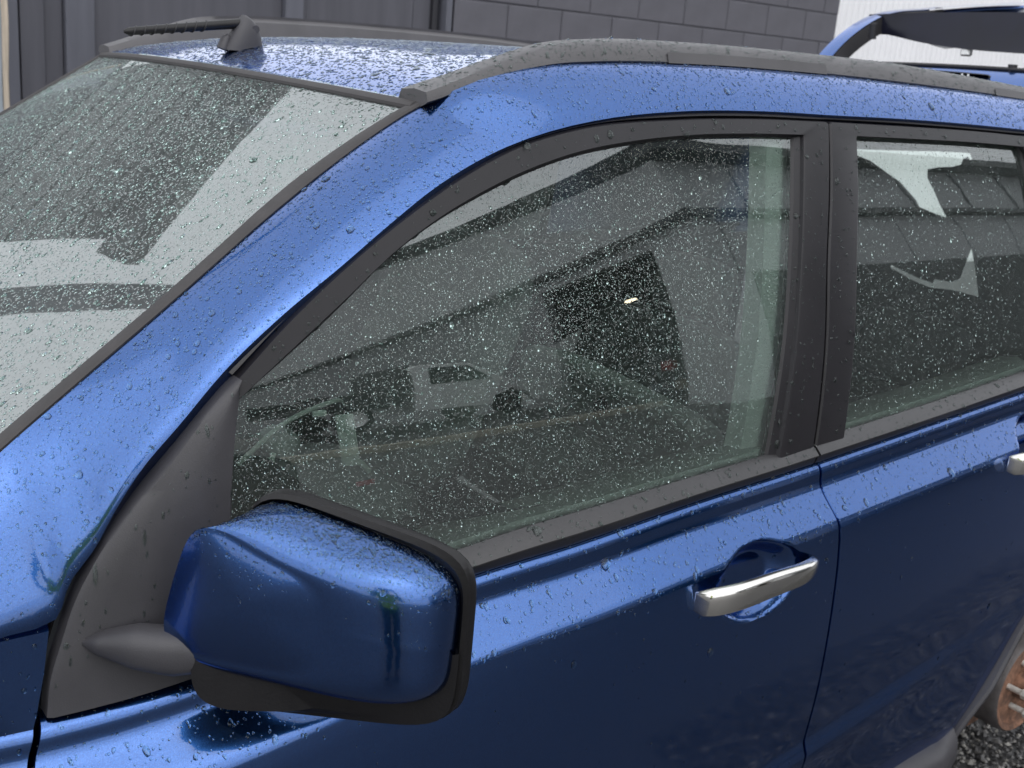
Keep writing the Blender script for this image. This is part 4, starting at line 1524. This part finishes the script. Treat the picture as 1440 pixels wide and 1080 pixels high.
# steering wheel on the far side
a = np.linspace(0, 2 * np.pi, 40)
ct = np.array([.98, .36, .98])
P = [ct + np.array([.06 * math.sin(t), .185 * math.cos(t), .175 * math.sin(t)]) for t in a]
sw = grid('steering_wheel', tube(P, .014, 10, upv=(1, .01, .02)), 'dash', cab, cv=True)
grid('wheel_boss', tube([(.86, .36, .94), (.95, .36, .97), (.985, .36, .985)], [.05, .065, .055], 20), 'dash', sw, cv=True, caps=True)
# loose loom ends and brackets on the stripped dash
def wire(pts, r, mat, par, name='loom_wire'):
    return grid(name, tube(spl(np.array(pts), 24), r, 7), mat, par, cv=True, caps=True)
def plate(name, c, u, v_, w, h, th, mat, par):
    c, u, v_ = (np.array(q, float) for q in (c, u, v_))
    u /= np.linalg.norm(u)
    v_ -= u * (u @ v_)
    v_ /= np.linalg.norm(v_)
    nn = np.cross(u, v_)
    vs_, fs_ = box_geo(-w / 2, w / 2, -h / 2, h / 2, -th / 2, th / 2, min(th, w, h) * .25)
    return mk(name, [c + u * p[0] + v_ * p[1] + nn * p[2] for p in vs_], fs_, mat, par, smooth=False)
br = plate('loose_bracket', (.800, -.41, 1.005), (.75, -.5, .35), (-.1, .1, 1), .035, .014, .004, 'white', cab)
plate('bracket_ear', (.788, -.405, 1.000), (.2, 0, 1), (.75, -.5, 0), .024, .010, .004, 'white', br)
plate('bracket_ear', (.812, -.415, 1.012), (.2, 0, 1), (.75, -.5, 0), .020, .008, .004, 'white', br)
plate('hanging_trim_strip', (.945, -.40, 1.018), (.18, -.05, -1), (.8, -.6, 0), .085, .028, .004, 'trim', cab)
plate('red_tag', (.980, -.40, .942), (.85, -.5, .25), (0, 0, 1), .030, .008, .004, 'red', cab)
wire([(.95, -.40, .985), (.972, -.40, .975), (.985, -.40, .96)], .005, 'white', cab)
wire([(.78, -.30, 1.0), (.86, -.35, .96), (.88, -.36, .92), (.87, -.35, .86)], .004, 'white', cab)
wire([(.80, -.2, 1.0), (.95, -.25, 1.03), (1.05, -.2, 1.0), (1.06, -.18, .93)], .004, 'rubber', cab)
wire([(.70, -.55, 1.07), (.80, -.47, 1.085), (.93, -.38, 1.077), (1.02, -.25, 1.02)], .0035, 'trim', cab)
plate('loose_connector', (.905, -.38, 1.06), (.8, -.5, .1), (0, 0, 1), .022, .010, .010, 'white', cab)
cushion('heater_pod', (.850, -.36, 1.015), (1, .3, 0), (0, 1, 0), (0, 0, 1), .03, .045, .020, 'seat', cab, 2.6)


def seat(name, x, y, rec, par, h=.62, mat='seat', wide=.24):
    r = math.radians(rec)
    ub = np.array([math.sin(r), 0, math.cos(r)])
    fb = np.array([math.cos(r), 0, -math.sin(r)])
    b_ = cushion(name, (x + .03, y, .55), (1, 0, .08), (0, 1, 0), (-.08, 0, 1), .25, wide, .09, mat, par)
    cushion('backrest', np.array([x + .25, y, .62]) + ub * h / 2, fb, (0, 1, 0), ub, .075, wide, h / 2, mat, b_)
    cushion('headrest', np.array([x + .27, y, .62]) + ub * (h + .09), fb, (0, 1, 0), ub, .05, .13, .085, mat, b_)
    return b_
seat('driver_seat', 1.22, .36, 24, cab)
seat('rear_seat', 2.05, .36, 22, cab, h=.34, wide=.30)
seat('rear_seat', 2.05, -.36, 22, cab, h=.34, wide=.30)
# front passenger seat folded: pale backrest shell leaning across
cushion('folded_backrest', (1.72, -.16, .905), (1, 0, -.25), (.10, 1, .02), (.25, 0, 1), .075, .31, .065, 'paleseat', cab, 5.)
V = tube([(1.662, -.21, .925), (1.640, -.21, .930)], [.020, .020], 16)
grid('recliner_hole', V, 'rubber', cab, cv=True, caps=True)
# pale pillar trims and belt
for s in (-1, 1):
    V = []
    for z in np.linspace(.98, 1.52, 20):
        xk = herm(GB[::-1, 1], GB[::-1, 0], [z])[0]
        yk = -float(G(xk, z)) * -1
        V.append([(xk - .045, s * (-yk - .055), z), (xk - .03, s * (-yk - .035), z), (xk + .03, s * (-yk - .028), z), (xk + .10, s * (-yk - .03), z), (xk + .13, s * (-yk - .06), z), (xk + .05, s * (-yk - .08), z)])
    grid('pillar_trim', np.array(V), 'trim', cab, cv=True, flip=(s > 0))
    V = []
    for i in range(0, len(Ua), 3):
        if .42 < Ua[i][0] < 1.4:
            a_, b2_ = Ua[i], Da[i]
            V.append([(a_[0] + .02, s * -(a_[1] + .01), a_[2] - .02), ((a_[0] + b2_[0]) / 2 + .04, s * -((a_[1] + b2_[1]) / 2 + .05), (a_[2] + b2_[2]) / 2 - .03), (b2_[0] + .01, s * -(b2_[1] + .03), b2_[2] - .02)])
    if s < 0:
        V = [[(p[0], -abs(p[1]), p[2]) for p in r] for r in V]
    else:
        V = [[(p[0], abs(p[1]), p[2]) for p in r] for r in V]
    grid('windscreen_pillar_trim', np.array(V), 'trim', cab)
for s in (-1, 1):
    V = np.array([[(x, s * (-float(G(x, 1.0)) - .04), 1.04), (x, s * (-float(G(x, 1.0)) - .09), 1.03), (x, s * (-float(G(x, 1.0)) - .11), .9), (x, s * (-float(G(x, 1.0)) - .07), .4)] for x in np.linspace(.5, 2.2, 20)])
    grid('door_card', V, 'dash', cab)
# rear-view mirror and sun visors
cushion('cabin_mirror', (.80, 0, 1.44), (.2, 0, .1), (0, 1, 0), (0, 0, 1), .02, .12, .035, 'dash', cab, 3.5)
for s in (-1, 1):
    cushion('sun_visor', (.90, s * .32, 1.50), (1, 0, .3), (0, 1, 0), (-.3, 0, 1), .09, .19, .012, 'trim', cab, 5.)

# ==================================================================== RAIN
for o in (side, roof, rail, screen, fd, rd, fg, rg, ff, bm1, bm2, fen, qp, qg, sail):
    orient(o)
orient(msh, cen)
for o in rd.children:
    if o.name.startswith('window_frame'):
        rf = orient(o)


def up_w(p, n):
    return np.clip(n[:, 2] + .25, .02, 1.2)
drops(side, 17000, .00085, side, weight=lambda p, n: np.where((p[:, 0] > .25) & (p[:, 0] < 2.5), np.clip(.35 + n[:, 2], .05, 1.2) * np.where(p[:, 2] < 1.05, .4, 1), 0), big=.015, bigsize=2.3, stretch=1.15, height=.4, seg=6)
drops(roof, 36000, .00125, roof, weight=lambda p, n: np.where(p[:, 0] < 1.6, 1., .1), stretch=1.5, height=.22, big=.03, seg=5)
drops(rail, 5000, .0009, rail, weight=lambda p, n: np.where(p[:, 0] < 2.4, np.clip(n[:, 2] + .35, .03, 1), 0), big=.02, seg=6)
drops(screen, 34000, .00085, screen, closed=True, weight=lambda p, n: np.where(p[:, 1] < .62, 1., .4), stretch=1.6, height=.36, big=.02, bigsize=2.2, seg=5)
drops(fg, 36000, .00038, fg, closed=True, weight=lambda p, n: np.where(p[:, 2] > 1.46, .35, 1), stretch=1.3, height=.42, big=.02, bigsize=2.2, seg=5)
drops(rg, 6500, .00045, rg, closed=True, stretch=1.8, height=.42, big=.015, seg=5)
drops(ff, 420, .0013, ff, weight=lambda p, n: np.where(n[:, 1] < -.5, 1, 0), big=.08)
drops(fd, 2600, .0011, fd, weight=lambda p, n: np.where(n[:, 2] > .25, 1., .05) * np.where(p[:, 2] > .8, 1, .3), stretch=1.4, height=.36, big=.05)
drops(rd, 1200, .0010, rd, weight=lambda p, n: np.where(n[:, 2] > .25, 1., .05) * np.where(p[:, 2] > .8, 1, .3), stretch=1.4, height=.36, big=.05)
drops(bm1, 400, .0012, bm1, weight=lambda p, n: np.where(n[:, 2] > .1, 1., .05))
drops(bm2, 220, .0012, bm2, weight=lambda p, n: np.where(n[:, 2] > .1, 1., .05))
drops(msh, 7000, .00072, mirror, weight=lambda p, n: np.clip(n[:, 2], .004, 1) ** 1.5, big=.02, height=.36, seg=6)
drops(sail, 110, .0011, sail, weight=lambda p, n: np.where(n[:, 1] < -.5, np.where(p[:, 2] > .95, 1., .4), 0), stretch=2.6, height=.3)
drops(rf, 260, .0014, rf, weight=lambda p, n: np.where(n[:, 1] < -.5, 1, 0), big=.08)
drops(fen, 500, .0013, fen, weight=lambda p, n: np.where((p[:, 0] > .2), 1., .02))

# ==================================================================== THE PHOTOGRAPHER (stands behind the camera, mirrored in the paint)
MAT['skin'] = surf('skin_tone', (.50, .30, .22), .55, var=.1, vscale=20.)
MAT['hivis'] = surf('hi_vis_yellow_cloth', (.55, .72, .04), .8, var=.08, bump=.3, bscale=200.)
MAT['hair'] = surf('dark_hair', (.03, .022, .018), .6, var=.3, vscale=60.)
MAT['denim'] = surf('dark_navy_trousers', (.018, .022, .04), .85, var=.2, bump=.3, bscale=200.)
MAT['boots'] = surf('brown_work_boots', (.08, .05, .03), .6, var=.2)
MAT['band'] = surf('silver_reflective_tape', (.6, .6, .62), .35, var=.05)
MAT['phone'] = surf('black_phone_glass', (.01, .01, .012), .12, var=.05)
pf_, pr_ = np.array([math.sin(yaw), math.cos(yaw), 0]), np.array([math.cos(yaw), -math.sin(yaw), 0])
po = np.array([.12, -1.833, 0]) - pf_ * .50
def PP(r, f, z):
    return po + pr_ * r + pf_ * f + np.array([0, 0, z])
def skin_mesh(name, joints, edges, mat, parent=None, root=0, levels=2):
    me = bpy.data.meshes.new(name)
    me.from_pydata([tuple(PP(*j[:3])) for j in joints], edges, [])
    me.materials.append(MAT[mat])
    o = bpy.data.objects.new(name, me)
    COL.objects.link(o)
    if parent:
        o.parent = parent
    o.modifiers.new('skin', 'SKIN').use_smooth_shade = True
    sv = me.skin_vertices
    if not sv:
        bpy.context.view_layer.objects.active = o
        o.select_set(True)
        bpy.ops.mesh.customdata_skin_add()
        o.select_set(False)
    for q, j in zip(me.skin_vertices[0].data, joints):
        q.radius = j[3] if isinstance(j[3], tuple) else (j[3], j[3])
    me.skin_vertices[0].data[root].use_root = True
    o.modifiers.new('sub', 'SUBSURF').render_levels = levels
    o.modifiers['sub'].levels = 1
    return o
J = [(0, 0, .96, (.155, .11)), (0, .0, 1.10, (.14, .10)), (0, .0, 1.28, (.155, .11)), (0, 0, 1.42, (.13, .09)), (0, .01, 1.50, .055), (0, .03, 1.60, (.072, .088)), (0, .04, 1.68, (.074, .09)), (0, .03, 1.745, (.055, .065))]
Ed = [(0, 1), (1, 2), (2, 3), (3, 4), (4, 5), (5, 6), (6, 7)]
def addj(*j):
    J.append(j)
    return len(J) - 1
for sd_ in (-1, 1):
    a0 = addj(sd_ * .19, 0, 1.42, .062)
    a1 = addj(sd_ * .27, .06, 1.20, .045)
    a2 = addj(sd_ * .255, .13, 1.155, .042)
    a3 = addj(sd_ * .15, .33, 1.46, .030)
    a4 = addj(sd_ * .115, .40, 1.555, (.030, .018))
    Ed += [(3, a0), (a0, a1), (a1, a2), (a2, a3), (a3, a4)]
    for q, (dr, df, dz, ln_f) in enumerate(((.0, .02, .045, .9), (-.01, .025, .03, 1.), (-.012, .028, .012, .95), (-.010, .026, -.008, .8))):
        f0 = addj(sd_ * (.108 + dr), .405 + df * .6, 1.58 + dz * .8, .0095)
        f1_ = addj(sd_ * (.095 + dr), .415 + df * ln_f, 1.60 + dz, .0085)
        f2_ = addj(sd_ * (.078 + dr), .420 + df * ln_f, 1.602 + dz, .0075)
        Ed += [(a4, f0), (f0, f1_), (f1_, f2_)]
    t0_ = addj(sd_ * .10, .385, 1.565, .010)
    t1_ = addj(sd_ * .078, .388, 1.585, .009)
    Ed += [(a4, t0_), (t0_, t1_)]
    l0 = addj(sd_ * .095, 0, .90, .085)
    l1 = addj(sd_ * .105, .01, .50, .055)
    l2 = addj(sd_ * .11, -.02, .12, .040)
    l3 = addj(sd_ * .115, -.02, .045, .040)
    l4 = addj(sd_ * .13, .13, .035, (.042, .028))
    Ed += [(0, l0), (l0, l1), (l1, l2), (l2, l3), (l3, l4)]
person = skin_mesh('person', J, Ed, 'skin')
tag(person, 'person in yellow hi-vis vest photographing the car, mirrored in the painted wing mirror', 'person', kind='thing')
def cloth(name, rows, mat, n=28):
    V = np.array([[PP(cx + rx * math.cos(a), cf + ry * math.sin(a), z) for a in np.linspace(0, 2 * np.pi, n, endpoint=False)] for cx, cf, z, rx, ry in rows])
    return grid(name, V, mat, person, cv=True)
vest = cloth('vest', [(0, 0, .84, .185, .145), (0, 0, .95, .185, .140), (0, 0, 1.10, .175, .130), (0, 0, 1.28, .195, .140), (0, 0, 1.40, .185, .122), (0, 0, 1.455, .135, .10), (0, .005, 1.485, .08, .075)], 'hivis')
cloth('reflective_band', [(0, 0, 1.02, .1845, .1395), (0, 0, 1.075, .182, .137)], 'band')
for sd_ in (-1, 1):
    Vs = tube(spl(np.array([PP(sd_ * .13, 0, 1.43), PP(sd_ * .20, 0, 1.41), PP(sd_ * .245, .035, 1.30), PP(sd_ * .268, .06, 1.21)]), 14), [.075] * 4 + [.068] * 5 + [.062] * 5, 18)
    grid('sleeve', Vs, 'hivis', person, cv=True)
    Vs = tube(spl(np.array([PP(sd_ * .085, 0, .95), PP(sd_ * .10, .0, .72), PP(sd_ * .105, .01, .50), PP(sd_ * .11, -.01, .28), PP(sd_ * .11, -.02, .09)]), 20), np.interp(np.linspace(0, 1, 20), [0, .3, .6, 1], [.105, .095, .078, .065]), 20, upv=(0, 1, 0))
    grid('trouser_leg', Vs, 'denim', person, cv=True)
    Vs = tube(np.array([PP(sd_ * .112, -.085, .045), PP(sd_ * .112, -.06, .052), PP(sd_ * .115, .0, .055), PP(sd_ * .125, .10, .045), PP(sd_ * .13, .16, .036), PP(sd_ * .132, .18, .03)]), [.03, .048, .052, .05, .042, .02], 16)
    grid('boot', Vs, 'boots', person, cv=True, caps=True)
V = []
for t in np.linspace(0, 1, 10):
    z = 1.655 + .13 * t
    rr_ = .088 * max(.02, (1 - t ** 2.4)) ** .5
    V.append([PP(rr_ * math.cos(a), .025 + (rr_ + .014) * math.sin(a) - .018 * (1 - t) - (.045 * max(0, math.sin(a)) * (1 - t) ** .5), z) for a in np.linspace(0, 2 * np.pi, 24, endpoint=False)])
grid('hair', np.array(V), 'hair', person, cv=True)
for sd_ in (-1, 1):
    cushion('eye', PP(sd_ * .031, .118, 1.655), pr_, pf_, (0, 0, 1), .011, .008, .007, 'band', person, 2.2)
    cushion('ear', PP(sd_ * .083, .02, 1.64), pr_, pf_, (0, 0, 1), .010, .020, .030, 'skin', person, 2.2)
cushion('nose', PP(0, .130, 1.625), pr_, pf_, (0, 0, 1), .012, .016, .022, 'skin', person, 2.2)
cushion('mouth', PP(0, .115, 1.578), pr_, pf_, (0, 0, 1), .022, .008, .006, 'red', person, 2.2)
pc = po + pf_ * .455 + np.array([0, 0, 1.596])
ph = plate('phone', pc, pr_, (0, 0, 1), .155, .073, .009, 'phone', None)
tag(ph, 'black phone held sideways in both hands by the photographer', 'phone', kind='thing')
